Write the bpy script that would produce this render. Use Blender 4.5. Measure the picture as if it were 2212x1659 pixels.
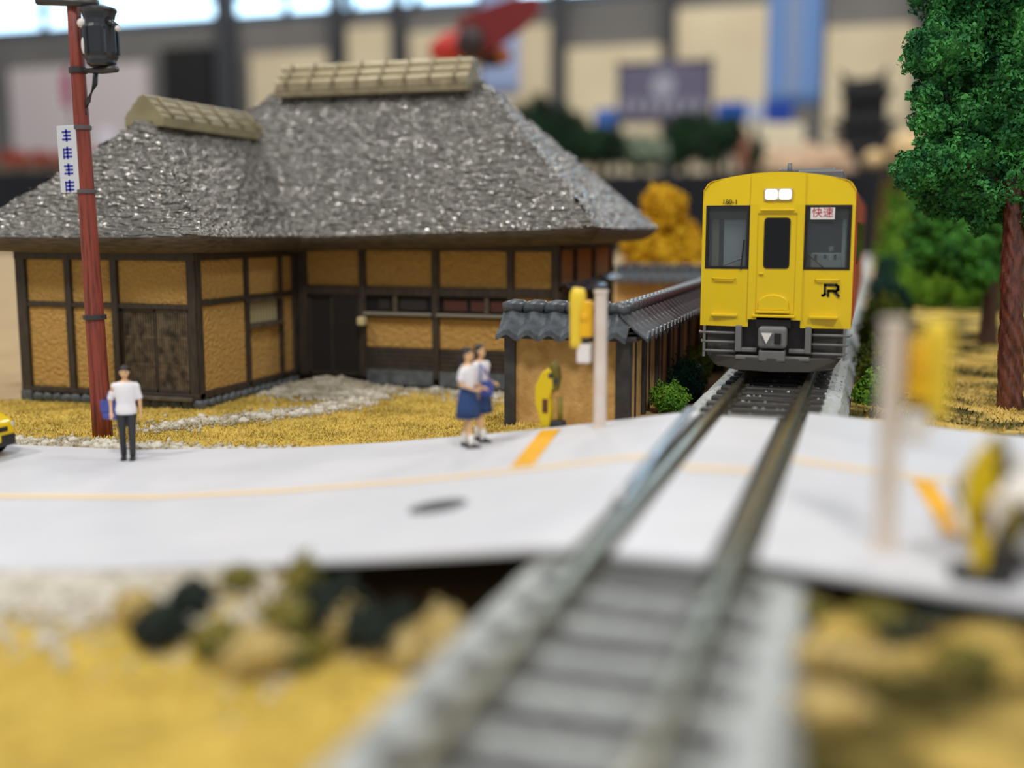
import bpy, bmesh, math, random
import numpy as np
from mathutils import Vector, Matrix, noise

for o in list(bpy.data.objects):
    bpy.data.objects.remove(o, do_unlink=True)
scene = bpy.context.scene
COL = scene.collection
random.seed(7)
RNG = np.random.default_rng(7)
PI = math.pi

# ---------------------------------------------------------------- camera, world, lamps, exposure
# The diorama (1:150) is built at the size of the things it depicts, X along the road, Y along the track.
FPX, CXP, CYP, CAMZ = 2400.0, 1106.0, 829.5, 4.2
PITCH = math.atan((829.5 - 490.0) / FPX)
YAW = math.radians(17.9)
cam = bpy.data.cameras.new('camera')
camo = bpy.data.objects.new('camera', cam)
COL.objects.link(camo)
camo.location = (0, 0, CAMZ)
camo.rotation_euler = (PI / 2 - PITCH, 0, YAW)
cam.sensor_width = 36.0
cam.lens = 36.0 * FPX / 2212.0
cam.clip_start = 0.05
cam.clip_end = 6000
cam.dof.use_dof = True
cam.dof.focus_distance = 22.6
cam.dof.aperture_fstop = cam.lens / 1000.0 / 0.42
scene.camera = camo

world = bpy.data.worlds.new('hall_light')
scene.world = world
world.use_nodes = True
world.node_tree.nodes['Background'].inputs[0].default_value = (0.93, 0.96, 1.0, 1)
world.node_tree.nodes['Background'].inputs[1].default_value = 0.36


def hall_lamp(name, direction, dist, size, irradiance, color):
    l = bpy.data.lights.new(name, 'AREA')
    l.shape = 'DISK'
    l.size = size
    l.energy = irradiance * PI * dist * dist
    l.color = color
    o = bpy.data.objects.new(name, l)
    d = Vector(direction).normalized()
    o.location = Vector((-7, 20, 0)) + d * dist
    o.rotation_euler = (-d).to_track_quat('-Z', 'Y').to_euler()
    COL.objects.link(o)
    return o


hall_lamp('hall_lamp_front_right_offscreen', (0.45, -0.80, 1.05), 700, 90, 1.25, (1.0, 0.96, 0.89))
hall_lamp('hall_lamp_front_left_offscreen', (-0.55, -0.62, 1.10), 700, 90, 1.0, (1.0, 0.96, 0.89))
hall_lamp('hall_lamp_overhead_offscreen', (-0.36, -0.02, 1.0), 700, 60, 0.60, (1.0, 0.97, 0.92))
hall_lamp('added_fill_right_offscreen', (0.9, 0.10, 0.9), 700, 90, 0.45, (0.95, 0.97, 1.0))  # fill lamp added on the right to lift the farmhouse side panels
# fill lamps added above the picture to brighten the hall's back wall
for bn, bx in (('left', -750), ('middle', -250), ('right', 200)):
    o = hall_lamp('added_fill_rear_%s_offscreen' % bn, (0, 0, 1), 10, 120, 1.0, (1.0, 0.95, 0.86))
    o.location = (bx, 850, 620)
    o.rotation_euler = (0, 0, 0)
    o.data.energy = 1.5 * PI * 600 * 600

vs = scene.view_settings
vs.view_transform = 'Standard'
vs.look = 'None'
vs.exposure = 0.0
vs.gamma = 1.0
vs.use_curve_mapping = False


# ---------------------------------------------------------------- helpers
def ray(x, y):
    c, s = math.cos(YAW), math.sin(YAW)
    fh, rt, up = Vector((-s, c, 0)), Vector((c, s, 0)), Vector((0, 0, 1))
    f = fh * math.cos(PITCH) - up * math.sin(PITCH)
    u = fh * math.sin(PITCH) + up * math.cos(PITCH)
    return rt * ((x - CXP) / FPX) + u * (-(y - CYP) / FPX) + f


def P(x, y, Y=None, z=None, X=None):
    """photo pixel -> point on the plane Y=..., z=... or X=..."""
    d = ray(x, y)
    o = Vector((0, 0, CAMZ))
    if Y is not None:
        t = Y / d.y
    elif z is not None:
        t = (z - CAMZ) / d.z
    else:
        t = X / d.x
    return o + d * t


def lin(c):
    out = []
    for v in c[:3]:
        v = v / 255.0
        out.append(v / 12.92 if v <= 0.04045 else ((v + 0.055) / 1.055) ** 2.4)
    return (out[0], out[1], out[2], 1.0)


MATS = {}


def mat(name, col, rough=0.6, metal=0.0, col2=None, vscale=4.0, vlo=0.35, vhi=0.65, bump=0.0, bscale=20.0,
        stretch=(1, 1, 1), spec=0.5, emit=None, estr=0.0, trans=0.0, bstretch=None, detail=4.0, bdetail=5.0, coat=0.0, bdist=0.05):
    if name in MATS:
        return MATS[name]
    m = bpy.data.materials.new(name)
    m.use_nodes = True
    nt = m.node_tree
    b = nt.nodes['Principled BSDF']
    b.inputs['Base Color'].default_value = lin(col)
    b.inputs['Roughness'].default_value = rough
    b.inputs['Metallic'].default_value = metal
    b.inputs['Specular IOR Level'].default_value = spec
    b.inputs['Transmission Weight'].default_value = trans
    b.inputs['Coat Weight'].default_value = coat
    if emit:
        b.inputs['Emission Color'].default_value = lin(emit)
        b.inputs['Emission Strength'].default_value = estr
    tc = nt.nodes.new('ShaderNodeTexCoord')
    if col2:
        mp = nt.nodes.new('ShaderNodeMapping')
        mp.inputs['Scale'].default_value = stretch
        n = nt.nodes.new('ShaderNodeTexNoise')
        n.inputs['Scale'].default_value = vscale
        n.inputs['Detail'].default_value = detail
        r = nt.nodes.new('ShaderNodeValToRGB')
        r.color_ramp.elements[0].position = vlo
        r.color_ramp.elements[0].color = lin(col)
        r.color_ramp.elements[1].position = vhi
        r.color_ramp.elements[1].color = lin(col2)
        nt.links.new(tc.outputs['Object'], mp.inputs['Vector'])
        nt.links.new(mp.outputs['Vector'], n.inputs['Vector'])
        nt.links.new(n.outputs['Fac'], r.inputs['Fac'])
        nt.links.new(r.outputs['Color'], b.inputs['Base Color'])
    if bump:
        mp2 = nt.nodes.new('ShaderNodeMapping')
        mp2.inputs['Scale'].default_value = bstretch or stretch
        n2 = nt.nodes.new('ShaderNodeTexNoise')
        n2.inputs['Scale'].default_value = bscale
        n2.inputs['Detail'].default_value = bdetail
        bp = nt.nodes.new('ShaderNodeBump')
        bp.inputs['Strength'].default_value = bump
        bp.inputs['Distance'].default_value = bdist
        nt.links.new(tc.outputs['Object'], mp2.inputs['Vector'])
        nt.links.new(mp2.outputs['Vector'], n2.inputs['Vector'])
        nt.links.new(n2.outputs['Fac'], bp.inputs['Height'])
        nt.links.new(bp.outputs['Normal'], b.inputs['Normal'])
    MATS[name] = m
    return m


def origin_of(o):
    v = Vector((0, 0, 0))
    while o is not None:
        v = v + o.location
        o = o.parent
    return v


def tag(o, label=None, cat=None, group=None, kind=None):
    if label:
        o['label'] = label
    if cat:
        o['category'] = cat
    if group:
        o['group'] = group
    if kind:
        o['kind'] = kind
    return o


def thing(name, loc, label, cat, group=None):
    o = bpy.data.objects.new(name, None)
    o.location = loc
    o.empty_display_size = 0.2
    COL.objects.link(o)
    return tag(o, label, cat, group)


def link_mesh(name, me, m, parent=None, loc=None):
    o = bpy.data.objects.new(name, me)
    COL.objects.link(o)
    if m is not None and len(me.materials) == 0:
        me.materials.append(m)
    if parent is not None:
        o.parent = parent
    if loc is not None:
        o.location = loc
    return o


def copy_tree(o, parent=None):
    c = o.copy()
    COL.objects.link(c)
    c.parent = parent
    for ch in list(o.children):
        copy_tree(ch, c)
    return c


class MB:
    """collects shapes in world coordinates; build() makes ONE mesh object"""

    def __init__(self):
        self.v = []
        self.f = []

    def add(self, vs_, fs_):
        k = len(self.v)
        self.v += [tuple(p) for p in vs_]
        self.f += [tuple(i + k for i in f) for f in fs_]
        return self

    def hexa(self, p):  # 8 points: bottom 4 ccw, top 4 ccw
        return self.add(p, [(3, 2, 1, 0), (4, 5, 6, 7), (0, 1, 5, 4), (1, 2, 6, 5), (2, 3, 7, 6), (3, 0, 4, 7)])

    def box(self, x0, x1, y0, y1, z0, z1):
        x0, x1 = min(x0, x1), max(x0, x1)
        y0, y1 = min(y0, y1), max(y0, y1)
        z0, z1 = min(z0, z1), max(z0, z1)
        return self.hexa([(x0, y0, z0), (x1, y0, z0), (x1, y1, z0), (x0, y1, z0),
                          (x0, y0, z1), (x1, y0, z1), (x1, y1, z1), (x0, y1, z1)])

    def prism(self, poly, axis, a, b):
        """poly: list of 2D points; axis 'x': (y,z), 'y': (x,z), 'z': (x,y)"""
        n = len(poly)

        def pt(q, t):
            return (t, q[0], q[1]) if axis == 'x' else ((q[0], t, q[1]) if axis == 'y' else (q[0], q[1], t))
        vs_ = [pt(q, a) for q in poly] + [pt(q, b) for q in poly]
        fs_ = [tuple(range(n)), tuple(range(2 * n - 1, n - 1, -1))]
        fs_ += [(i, i + n, (i + 1) % n + n, (i + 1) % n) for i in range(n)]
        return self.add(vs_, fs_)

    def tube(self, pts, rad, n=10, cap=True, flat=1.0):
        pts = [Vector(p) for p in pts]
        if not hasattr(rad, '__len__'):
            rad = [rad] * len(pts)
        rings = []
        for i, p in enumerate(pts):
            if i == 0:
                d = pts[1] - p
            elif i == len(pts) - 1:
                d = p - pts[-2]
            else:
                d = pts[i + 1] - pts[i - 1]
            d.normalize()
            ref = Vector((0, 0, 1)) if abs(d.z) < 0.9 else Vector((1, 0, 0))
            a = d.cross(ref).normalized()
            c = d.cross(a).normalized()
            rings.append([p + (a * math.cos(2 * PI * k / n) + c * math.sin(2 * PI * k / n) * flat) * rad[i]
                          for k in range(n)])
        return self.loft(rings, cap)

    def loft(self, rings, cap=True):
        n = len(rings[0])
        vs_ = [p for r in rings for p in r]
        fs_ = []
        for i in range(len(rings) - 1):
            for k in range(n):
                a, b = i * n + k, i * n + (k + 1) % n
                fs_.append((a, b, b + n, a + n))
        if cap:
            fs_.append(tuple(range(n - 1, -1, -1)))
            fs_.append(tuple((len(rings) - 1) * n + k for k in range(n)))
        return self.add(vs_, fs_)

    def lathe(self, c, prof, n=16, axis='z', flat=1.0):
        rings = []
        for r, h in prof:
            ring = []
            for k in range(n):
                a = 2 * PI * k / n
                u, w = r * math.cos(a), r * math.sin(a) * flat
                if axis == 'z':
                    ring.append((c[0] + u, c[1] + w, c[2] + h))
                elif axis == 'y':
                    ring.append((c[0] + u, c[1] + h, c[2] + w))
                else:
                    ring.append((c[0] + h, c[1] + u, c[2] + w))
            rings.append(ring)
        return self.loft(rings, True)

    def ball(self, c, r, nu=14, nv=9, lump=0.0, lf=2.0, seed=0.0):
        if not hasattr(r, '__len__'):
            r = (r, r, r)
        rings = []
        for j in range(nv + 1):
            t = PI * (0.02 + 0.96 * j / nv)
            ring = []
            for k in range(nu):
                a = 2 * PI * k / nu
                d = Vector((math.sin(t) * math.cos(a), math.sin(t) * math.sin(a), -math.cos(t)))
                s = 1.0
                if lump:
                    s += lump * noise.noise(d * lf + Vector((seed, seed * 1.7, 0)))
                ring.append((c[0] + d.x * r[0] * s, c[1] + d.y * r[1] * s, c[2] + d.z * r[2] * s))
            rings.append(ring)
        return self.loft(rings, True)

    def build(self, name, m, parent=None, loc=None, smooth=False, bevel=0.0, remesh=0.0, seg=2, subsurf=0, local=False):
        if parent is not None:
            org = Vector((0, 0, 0)) if local else origin_of(parent)
        else:
            org = Vector(loc) if loc is not None else Vector((0, 0, 0))
        if loc is not None and parent is not None:
            org = org + Vector(loc)
        if local:
            org = Vector((0, 0, 0))
        me = bpy.data.meshes.new(name)
        me.from_pydata([(p[0] - org.x, p[1] - org.y, p[2] - org.z) for p in self.v], [], self.f)
        bm = bmesh.new()
        bm.from_mesh(me)
        bmesh.ops.recalc_face_normals(bm, faces=bm.faces)
        bm.to_mesh(me)
        bm.free()
        if smooth:
            me.polygons.foreach_set('use_smooth', [True] * len(me.polygons))
        o = link_mesh(name, me, m, parent, loc)
        if remesh:
            r = o.modifiers.new('remesh', 'REMESH')
            r.mode = 'VOXEL'
            r.voxel_size = remesh
            r.use_smooth_shade = True
            s = o.modifiers.new('smooth', 'SMOOTH')
            s.iterations = 3
        if bevel:
            b = o.modifiers.new('bevel', 'BEVEL')
            b.width = bevel
            b.segments = seg
            b.limit_method = 'ANGLE'
        if subsurf:
            s = o.modifiers.new('subsurf', 'SUBSURF')
            s.levels = subsurf
            s.render_levels = subsurf
        return o


def soup(name, verts, faces, m, parent=None, loc=(0, 0, 0)):
    """fast mesh from numpy arrays (uniform face size)"""
    me = bpy.data.meshes.new(name)
    nv, nf, k = len(verts), len(faces), faces.shape[1]
    me.vertices.add(nv)
    me.vertices.foreach_set('co', np.ascontiguousarray(verts, dtype=np.float32).ravel())
    me.loops.add(nf * k)
    me.loops.foreach_set('vertex_index', np.ascontiguousarray(faces, dtype=np.int32).ravel())
    me.polygons.add(nf)
    me.polygons.foreach_set('loop_start', np.arange(0, nf * k, k, dtype=np.int32))
    me.update(calc_edges=True)
    me.validate()
    return link_mesh(name, me, m, parent, loc)


def leaf_cloud(pts, nrm, size, rng, spread=0.9):
    """one small bent leaf (two triangles) at each point"""
    n = len(pts)
    d = nrm + rng.normal(0, spread, (n, 3))
    d /= np.linalg.norm(d, axis=1)[:, None] + 1e-9
    t = np.cross(d, rng.normal(0, 1, (n, 3)))
    t /= np.linalg.norm(t, axis=1)[:, None] + 1e-9
    b = np.cross(d, t)
    s = size * rng.uniform(0.6, 1.4, (n, 1))
    v = np.stack([pts - t * s, pts + b * s * 0.6 + d * s * 0.25, pts + t * s, pts - b * s * 0.6 + d * s * 0.25], 1).reshape(-1, 3)
    f = np.arange(4 * n).reshape(n, 4)
    return v, f


def foliage(name, lobes, density, leaf, m, parent, seed=1, lump=0.35, core=0.80):
    """lobes: (cx,cy,cz,rx,ry,rz) in world coordinates"""
    rng = np.random.default_rng(seed)
    org = origin_of(parent)
    V, Fc, k = [], [], 0
    for i, (cx, cy, cz, rx, ry, rz) in enumerate(lobes):
        area = 4 * PI * ((rx * ry) ** 1.6 / 3 + (rx * rz) ** 1.6 / 3 + (ry * rz) ** 1.6 / 3) ** (1 / 1.6)
        n = max(60, int(area * density))
        d = rng.normal(0, 1, (n, 3))
        d /= np.linalg.norm(d, axis=1)[:, None]
        ph = rng.uniform(0, 6, 6)
        lum = (np.sin(d[:, 0] * 5 + ph[0]) * np.sin(d[:, 1] * 5 + ph[1]) + np.sin(d[:, 2] * 6 + ph[2]) * np.sin(d[:, 0] * 7 + ph[3])
               + 0.6 * np.sin(d[:, 1] * 11 + ph[4]) * np.sin(d[:, 2] * 11 + ph[5])) * lump * 0.45
        rr = (0.95 + lum) * rng.uniform(0.86, 1.06, n)
        p = d * rr[:, None] * np.array([rx, ry, rz]) + np.array([cx - org.x, cy - org.y, cz - org.z])
        v, f = leaf_cloud(p, d, leaf, rng)
        V.append(v)
        Fc.append(f + k)
        k += len(v)
        if core:
            c = MB().ball((0, 0, 0), 1.0, 12, 8)
            cv = np.array(c.v)
            dd = cv / (np.linalg.norm(cv, axis=1)[:, None] + 1e-9)
            cl = (np.sin(dd[:, 0] * 5 + ph[0]) * np.sin(dd[:, 1] * 5 + ph[1]) + np.sin(dd[:, 2] * 6 + ph[2]) * np.sin(dd[:, 0] * 7 + ph[3])) * lump * 0.45
            cv = dd * (core + cl)[:, None] * np.array([rx, ry, rz]) + np.array([cx - org.x, cy - org.y, cz - org.z])
            qf = np.array([q for q in c.f if len(q) == 4])
            V.append(cv)
            Fc.append(qf + k)
            k += len(cv)
    o = soup(name, np.concatenate(V), np.concatenate(Fc), m, parent)
    o['kind'] = 'stuff'
    return o


def sstep(a, b, x):
    t = min(1.0, max(0.0, (x - a) / (b - a)))
    return t * t * (3 - 2 * t)


def interp(x, xs, ys):
    return float(np.interp(x, xs, ys))


def text_mesh(body, size, m, parent, loc, rot=(PI / 2, 0, 0), extrude=0.004, align='CENTER', name='lettering'):
    cu = bpy.data.curves.new(name, 'FONT')
    cu.body = body
    cu.size = size
    cu.extrude = extrude
    cu.align_x = align
    cu.align_y = 'CENTER'
    t = bpy.data.objects.new(name, cu)
    COL.objects.link(t)
    dg = bpy.context.evaluated_depsgraph_get()
    me = bpy.data.meshes.new_from_object(t.evaluated_get(dg))
    bpy.data.objects.remove(t, do_unlink=True)
    me.materials.clear()
    o = link_mesh(name, me, m, parent)
    o.location = Vector(loc) - origin_of(parent)
    o.rotation_euler = rot
    return o


# ---------------------------------------------------------------- materials
M_soil = mat('bare_board', (176, 150, 108), 0.85, col2=(160, 134, 92), vscale=0.6, bump=0.2, bscale=8)
M_lawn = mat('yellow_flock_ground', (224, 194, 96), 0.95, col2=(190, 162, 76), vscale=1.1, vlo=0.3, vhi=0.75, bump=0.9, bscale=22, spec=0.1)
M_lawnR = mat('tan_flock_ground', (210, 180, 100), 0.95, col2=(78, 72, 36), vscale=0.9, vlo=0.42, vhi=0.58, bump=1.0, bscale=16, spec=0.1, stretch=(0.7, 1.6, 1))
M_flock = mat('yellow_flock', (226, 200, 112), 0.95, col2=(170, 148, 76), vscale=1.2, spec=0.1)
M_flockR = mat('tan_flock', (212, 186, 108), 0.95, col2=(72, 68, 34), vscale=0.9, vlo=0.42, vhi=0.57, stretch=(0.7, 1.6, 1), spec=0.1)
M_road = mat('white_paper_road', (210, 210, 215), 0.55, col2=(200, 201, 207), vscale=0.5, bump=0.08, bscale=6)
M_roadline = mat('pale_orange_road_line', (238, 208, 158), 0.6)
M_stopline = mat('yellow_stop_line', (240, 178, 18), 0.6, col2=(228, 164, 10), vscale=6)
M_stone = mat('pale_pebble', (214, 208, 196), 0.55, col2=(176, 168, 150), vscale=3)
M_gravel = mat('gravel', (206, 200, 184), 0.6, col2=(150, 140, 116), vscale=2.5)
M_ballast = mat('ballast', (198, 202, 200), 0.5, col2=(150, 153, 152), vscale=9, vlo=0.3, vhi=0.7, bump=0.8, bscale=14)
M_sleeper = mat('sleeper', (40, 38, 38), 0.5, col2=(62, 59, 58), vscale=8, bump=0.3, bscale=18, stretch=(0.3, 2, 2))
M_rail = mat('rail_metal', (150, 146, 130), 0.28, metal=0.9, col2=(96, 88, 66), vscale=4, vlo=0.45, vhi=0.75)
M_railside = mat('rail_chair', (60, 56, 44), 0.6)
M_thatch = mat('grey_thatch', (158, 155, 149), 0.21, metal=0.45, bump=1.0, bscale=6, bstretch=(0.6, 1.0, 2.4), spec=1.0, bdist=0.55, bdetail=1.5)
M_thatch_under = mat('brown_thatch_edge', (92, 80, 66), 0.6, col2=(58, 48, 38), vscale=6, bump=0.6, bscale=10, stretch=(0.5, 0.5, 5))
M_bamboo = mat('bamboo_cream', (214, 202, 170), 0.35, col2=(186, 172, 138), vscale=5, stretch=(0.4, 2, 2), bump=0.2, bscale=8)
M_bamboo_d = mat('bamboo_dull', (150, 138, 108), 0.5, col2=(126, 114, 88), vscale=5)
M_cap = mat('ridge_cap_olive', (150, 140, 108), 0.5, col2=(134, 124, 94), vscale=3)
M_plaster = mat('ochre_plaster', (202, 160, 92), 0.8, col2=(190, 148, 84), vscale=11, vlo=0.40, vhi=0.7, bump=1.0, bscale=12, spec=0.25, bdist=0.14, detail=6)
M_plaster_edge = mat('ochre_plaster_rim', (214, 172, 100), 0.8)
M_timber = mat('dark_timber', (66, 56, 46), 0.6, col2=(44, 38, 33), vscale=5, stretch=(3, 3, 0.5), bump=0.3, bscale=14)
M_timber2 = mat('grey_timber', (96, 86, 72), 0.6, col2=(66, 58, 48), vscale=5)
M_black = mat('black_interior', (16, 16, 18), 0.7)
M_lattice = mat('lattice_wood', (120, 104, 82), 0.6, col2=(60, 50, 40), vscale=5)
M_latdark = mat('lattice_dark', (46, 42, 40), 0.6)
M_found = mat('foundation_stone', (104, 110, 114), 0.5, col2=(74, 80, 82), vscale=4, bump=0.3, bscale=8)
M_tile = mat('slate_tile', (88, 94, 100), 0.32, col2=(62, 67, 72), vscale=5, bump=0.2, bscale=10)
M_creambar = mat('cream_bar', (198, 184, 140), 0.6)
M_redboard = mat('red_brown_board', (84, 44, 34), 0.6)
M_sill = mat('grey_sill', (130, 124, 112), 0.4)

# ---------------------------------------------------------------- the setting: ground, lawns, road
TX = -1.73      # track centre line
RAILZ = 1.25
ROAD_N, ROAD_F = 10.0, 17.9


def road_z(x):
    return interp(x, [-40, -13, -10, -8, -5.8, -4.5, -2.8, -0.9, 0.3, 1.4, 3, 8, 30],
                  [0.06, 0.07, 0.22, 0.42, 0.70, 0.90, 1.18, 1.22, 1.12, 1.04, 0.95, 0.8, 0.6])


def road_far(x):
    return interp(x, [-40, -15.7, -10, -5.8, -2.8, 0.3, 30], [16.2, 16.95, 17.6, 17.95, 18.1, 18.5, 18.7])


def road_near(x):
    return interp(x, [-40, -9.5, -5.6, -2.8, 30], [9.9, 10.0, 10.0, 9.9, 10.1])


def gz(x, y):
    if x < -1.73:
        z = 0.40 * sstep(-8.5, -6.0, x) * sstep(16.5, 19.0, y)
        if y < 10.3:
            z = (road_z(x) - 0.11) * sstep(8.3, 9.75, y) * (1 - sstep(-6.2, -4.3, x))
        z += 0.12 * sstep(-5.2, -4.2, x) * sstep(17.5, 19.0, y)
        if road_near(x) + 0.15 < y < road_far(x) - 0.1:
            z = min(z, road_z(x) - 0.16)
    else:
        near = 0.84 * (1 - sstep(9.8, 10.2, y)) * sstep(4.0, 8.5, y + 1.2 * max(0, 3 - x) * 0 + 0.0)
        far = 0.62 - 0.30 * sstep(0.2, 3.0, x)
        z = near if y < 10.2 else far * sstep(16.0, 19.0, y)
        if road_near(x) + 0.15 < y < road_far(x) - 0.1:
            z = min(0.4, road_z(x) - 0.2)
    return z


def grid_mesh(name, x0, x1, y0, y1, step, zf, m, keep=None):
    nx, ny = int((x1 - x0) / step) + 1, int((y1 - y0) / step) + 1
    idx, vs_, fs_ = {}, [], []

    def vid(i, j):
        if (i, j) not in idx:
            x, y = x0 + i * step, y0 + j * step
            idx[(i, j)] = len(vs_)
            vs_.append((x, y, zf(x, y)))
        return idx[(i, j)]
    for i in range(nx - 1):
        for j in range(ny - 1):
            if keep is None or keep(x0 + (i + 0.5) * step, y0 + (j + 0.5) * step):
                fs_.append((vid(i, j), vid(i + 1, j), vid(i + 1, j + 1), vid(i, j + 1)))
    o = soup(name, np.array(vs_), np.array(fs_), m)
    o.data.polygons.foreach_set('use_smooth', [True] * len(o.data.polygons))
    return o


g = grid_mesh('ground', -44, 30, 2.5, 150, 0.5, lambda x, y: gz(x, y) - 0.06, M_soil)
tag(g, 'bare tan diorama board around the house and track', 'ground', kind='structure')


def wob(x, y, f, s):
    return noise.noise(Vector((x * f, y * f, s)))


def lawn_z(x, y):
    return gz(x, y) + 0.02 + 0.04 * wob(x, y, 1.3, 3.1) + 0.02 * wob(x, y, 5, 8)


def keep_yard(x, y):
    if y < road_far(x) - 0.1 or x > -4.4:
        return False
    if x > -6.7 and y > 20.3:
        return x < -4.5 and y < 40
    top = 21.75 if x < -14.6 else 26.4
    if x < -19.6:
        top = 21.6 + 0.5 * wob(x, y, 0.6, 1)
    return y < top


lawn_yard = grid_mesh('yard_lawn', -30, -4.4, 16, 40, 0.2, lawn_z, M_lawn, keep_yard)
tag(lawn_yard, 'yellow flock grass in the farmhouse yard behind the white road', 'grass', kind='stuff')
lawn_front = grid_mesh('front_lawn', -26, -3.2, 2.5, 10.4, 0.2, lambda x, y: lawn_z(x, y) + 0.01, M_lawn,
                       lambda x, y: y < 10.2 + 0.3 * wob(x, y, 1, 4) and x < -3.8)
tag(lawn_front, 'yellow flock grass beside the near end of the track', 'grass', kind='stuff')


def keep_right(x, y):
    if x < -0.25:
        return False
    return (y < 9.9) or (y > road_far(x) - 0.1 and y < 58)


lawn_right = grid_mesh('tree_lawn', -0.8, 26, 3, 58, 0.25, lambda x, y: lawn_z(x, y) + (0.10 * wob(x, y, 0.8, 9) if y > 18 else 0.12 * wob(x, y, 1.5, 9)), M_lawnR, keep_right)
tag(lawn_right, 'patchy tan and olive flock grass around the trees', 'grass', kind='stuff')


# road: thin white paper sheets, left of, between and right of the rails
def road_sheet(name, xs, nf, ff, zf):
    vs_, fs_ = [], []
    for x in xs:
        z = zf(x)
        n, f = nf(x), ff(x)
        vs_ += [(x, n, z), (x, n + (f - n) / 3, z + 0.006), (x, n + 2 * (f - n) / 3, z + 0.006), (x, f, z)]
        vs_ += [(x, n, z - 0.05), (x, n + (f - n) / 3, z - 0.05), (x, n + 2 * (f - n) / 3, z - 0.05), (x, f, z - 0.05)]
    for i in range(len(xs) - 1):
        a, b = i * 8, (i + 1) * 8
        for k in range(3):
            fs_.append((a + k, b + k, b + k + 1, a + k + 1))
            fs_.append((a + 4 + k, a + 5 + k, b + 5 + k, b + 4 + k))
        fs_.append((a, a + 4, b + 4, b))
        fs_.append((a + 3, b + 3, b + 7, a + 7))
    for a in (0, (len(xs) - 1) * 8):
        for k in range(3):
            fs_.append((a + k, a + k + 1, a + k + 5, a + k + 4))
    mb = MB()
    mb.add(vs_, fs_)
    o = mb.build(name, M_road)
    return tag(o, kind='structure')


XL = [-40, -30, -22, -16] + [-13 + 0.5 * i for i in range(21)]
XL = [x for x in XL if x < -2.62] + [-2.60]
r1 = road_sheet('road', XL, road_near, road_far, road_z)
r1['label'] = 'white paper road climbing from the farmhouse to the level crossing'
r2 = road_sheet('road', [-0.88, -0.3, 0.3, 0.9, 1.4, 2, 3, 5, 8, 14, 22], road_near, road_far, road_z)
r2['label'] = 'white paper road beyond the level crossing, under the white car'
r3 = road_sheet('crossing_panel', [-2.17, -1.73, -1.30], lambda x: 9.7, lambda x: 17.6, lambda x: 1.225)
r3['label'] = 'white crossing panel lying between the two rails'


def painted(name, quads, m, parent, label):
    mb = MB()
    for q in quads:
        k = len(mb.v)
        mb.v += [(x, y, road_z(x) + 0.014) if not (-2.3 < x < -1.2) else (x, y, 1.241) for x, y in q]
        mb.f.append((k, k + 1, k + 2, k + 3))
    o = mb.build(name, m, parent)
    o['label'] = label
    return o


def centre_strip(x0, x1, y0, y1, w, n):
    out = []
    for i in range(n):
        a, b = i / n, (i + 1) / n
        xa, xb = x0 + (x1 - x0) * a, x0 + (x1 - x0) * b
        ya, yb = y0 + (y1 - y0) * a, y0 + (y1 - y0) * b
        out.append([(xa, ya - w), (xb, yb - w), (xb, yb + w), (xa, ya + w)])
    return out


xl = sorted(x for x in XL if x >= -30)
qs = []
for a, b in zip(xl[:-1], xl[1:]):
    ya, yb = interp(a, [-40, -12.65, -8, -2.7], [12.9, 13.46, 13.85, 14.32]), interp(b, [-40, -12.65, -8, -2.7], [12.9, 13.46, 13.85, 14.32])
    qs.append([(a, ya - 0.12), (b, yb - 0.12), (b, yb + 0.12), (a, ya + 0.12)])
painted('centre_line', qs, M_roadline, r1, 'pale orange centre line')
painted('centre_line', centre_strip(-2.15, -1.32, 13.55, 13.62, 0.12, 2), M_roadline, r3, 'pale orange centre line')
qs = []
xr = [-0.86, -0.3, 0.3, 0.9, 1.4, 2, 3, 5, 8]
for a, b in zip(xr[:-1], xr[1:]):
    qs.append([(a, 14.36), (b, 14.36), (b, 14.60), (a, 14.60)])
painted('centre_line', qs, M_roadline, r2, 'pale orange centre line')


def stop_line(p0, p1, w, parent):
    q = []
    n = 5
    for i in range(n):
        a, b = i / n, (i + 1) / n
        A = (p0[0] + (p1[0] - p0[0]) * a, p0[1] + (p1[1] - p0[1]) * a)
        B = (p0[0] + (p1[0] - p0[0]) * b, p0[1] + (p1[1] - p0[1]) * b)
        q.append([(A[0] - w, A[1]), (A[0] + w, A[1]), (B[0] + w, B[1]), (B[0] - w, B[1])])
    return painted('stop_line', q, M_stopline, parent, 'bright yellow painted stop line')


stop_line((-4.52, 14.42), (-5.02, 17.65), 0.17, r1)
stop_line((0.70, 14.3), (0.95, 11.8), 0.13, r2)

# glossy clear tape holding the paper edge down beside the rail
tp = []
for k in range(13):
    f = k / 12
    y = 11.6 + 6.05 * f
    xc = -2.52 - 0.14 * f
    tp.append((xc, y, 1.255 + 0.10 * f))
mb = MB()
for (xa, ya, za), (xb, yb, zb_) in zip(tp[:-1], tp[1:]):
    mb.hexa([(xa - 0.09, ya, za - 0.05), (xa + 0.05, ya, za - 0.03), (xb + 0.05, yb, zb_ - 0.03), (xb - 0.09, yb, zb_ - 0.05),
             (xa - 0.09, ya, za - 0.02), (xa + 0.05, ya, za), (xb + 0.05, yb, zb_), (xb - 0.09, yb, zb_ - 0.02)])
o = mb.build('edge_tape', mat('glossy_tape', (196, 206, 216), 0.12, metal=0.5), r1, smooth=False)
o['label'] = 'glossy strip along the paper edge beside the rail'

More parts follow.
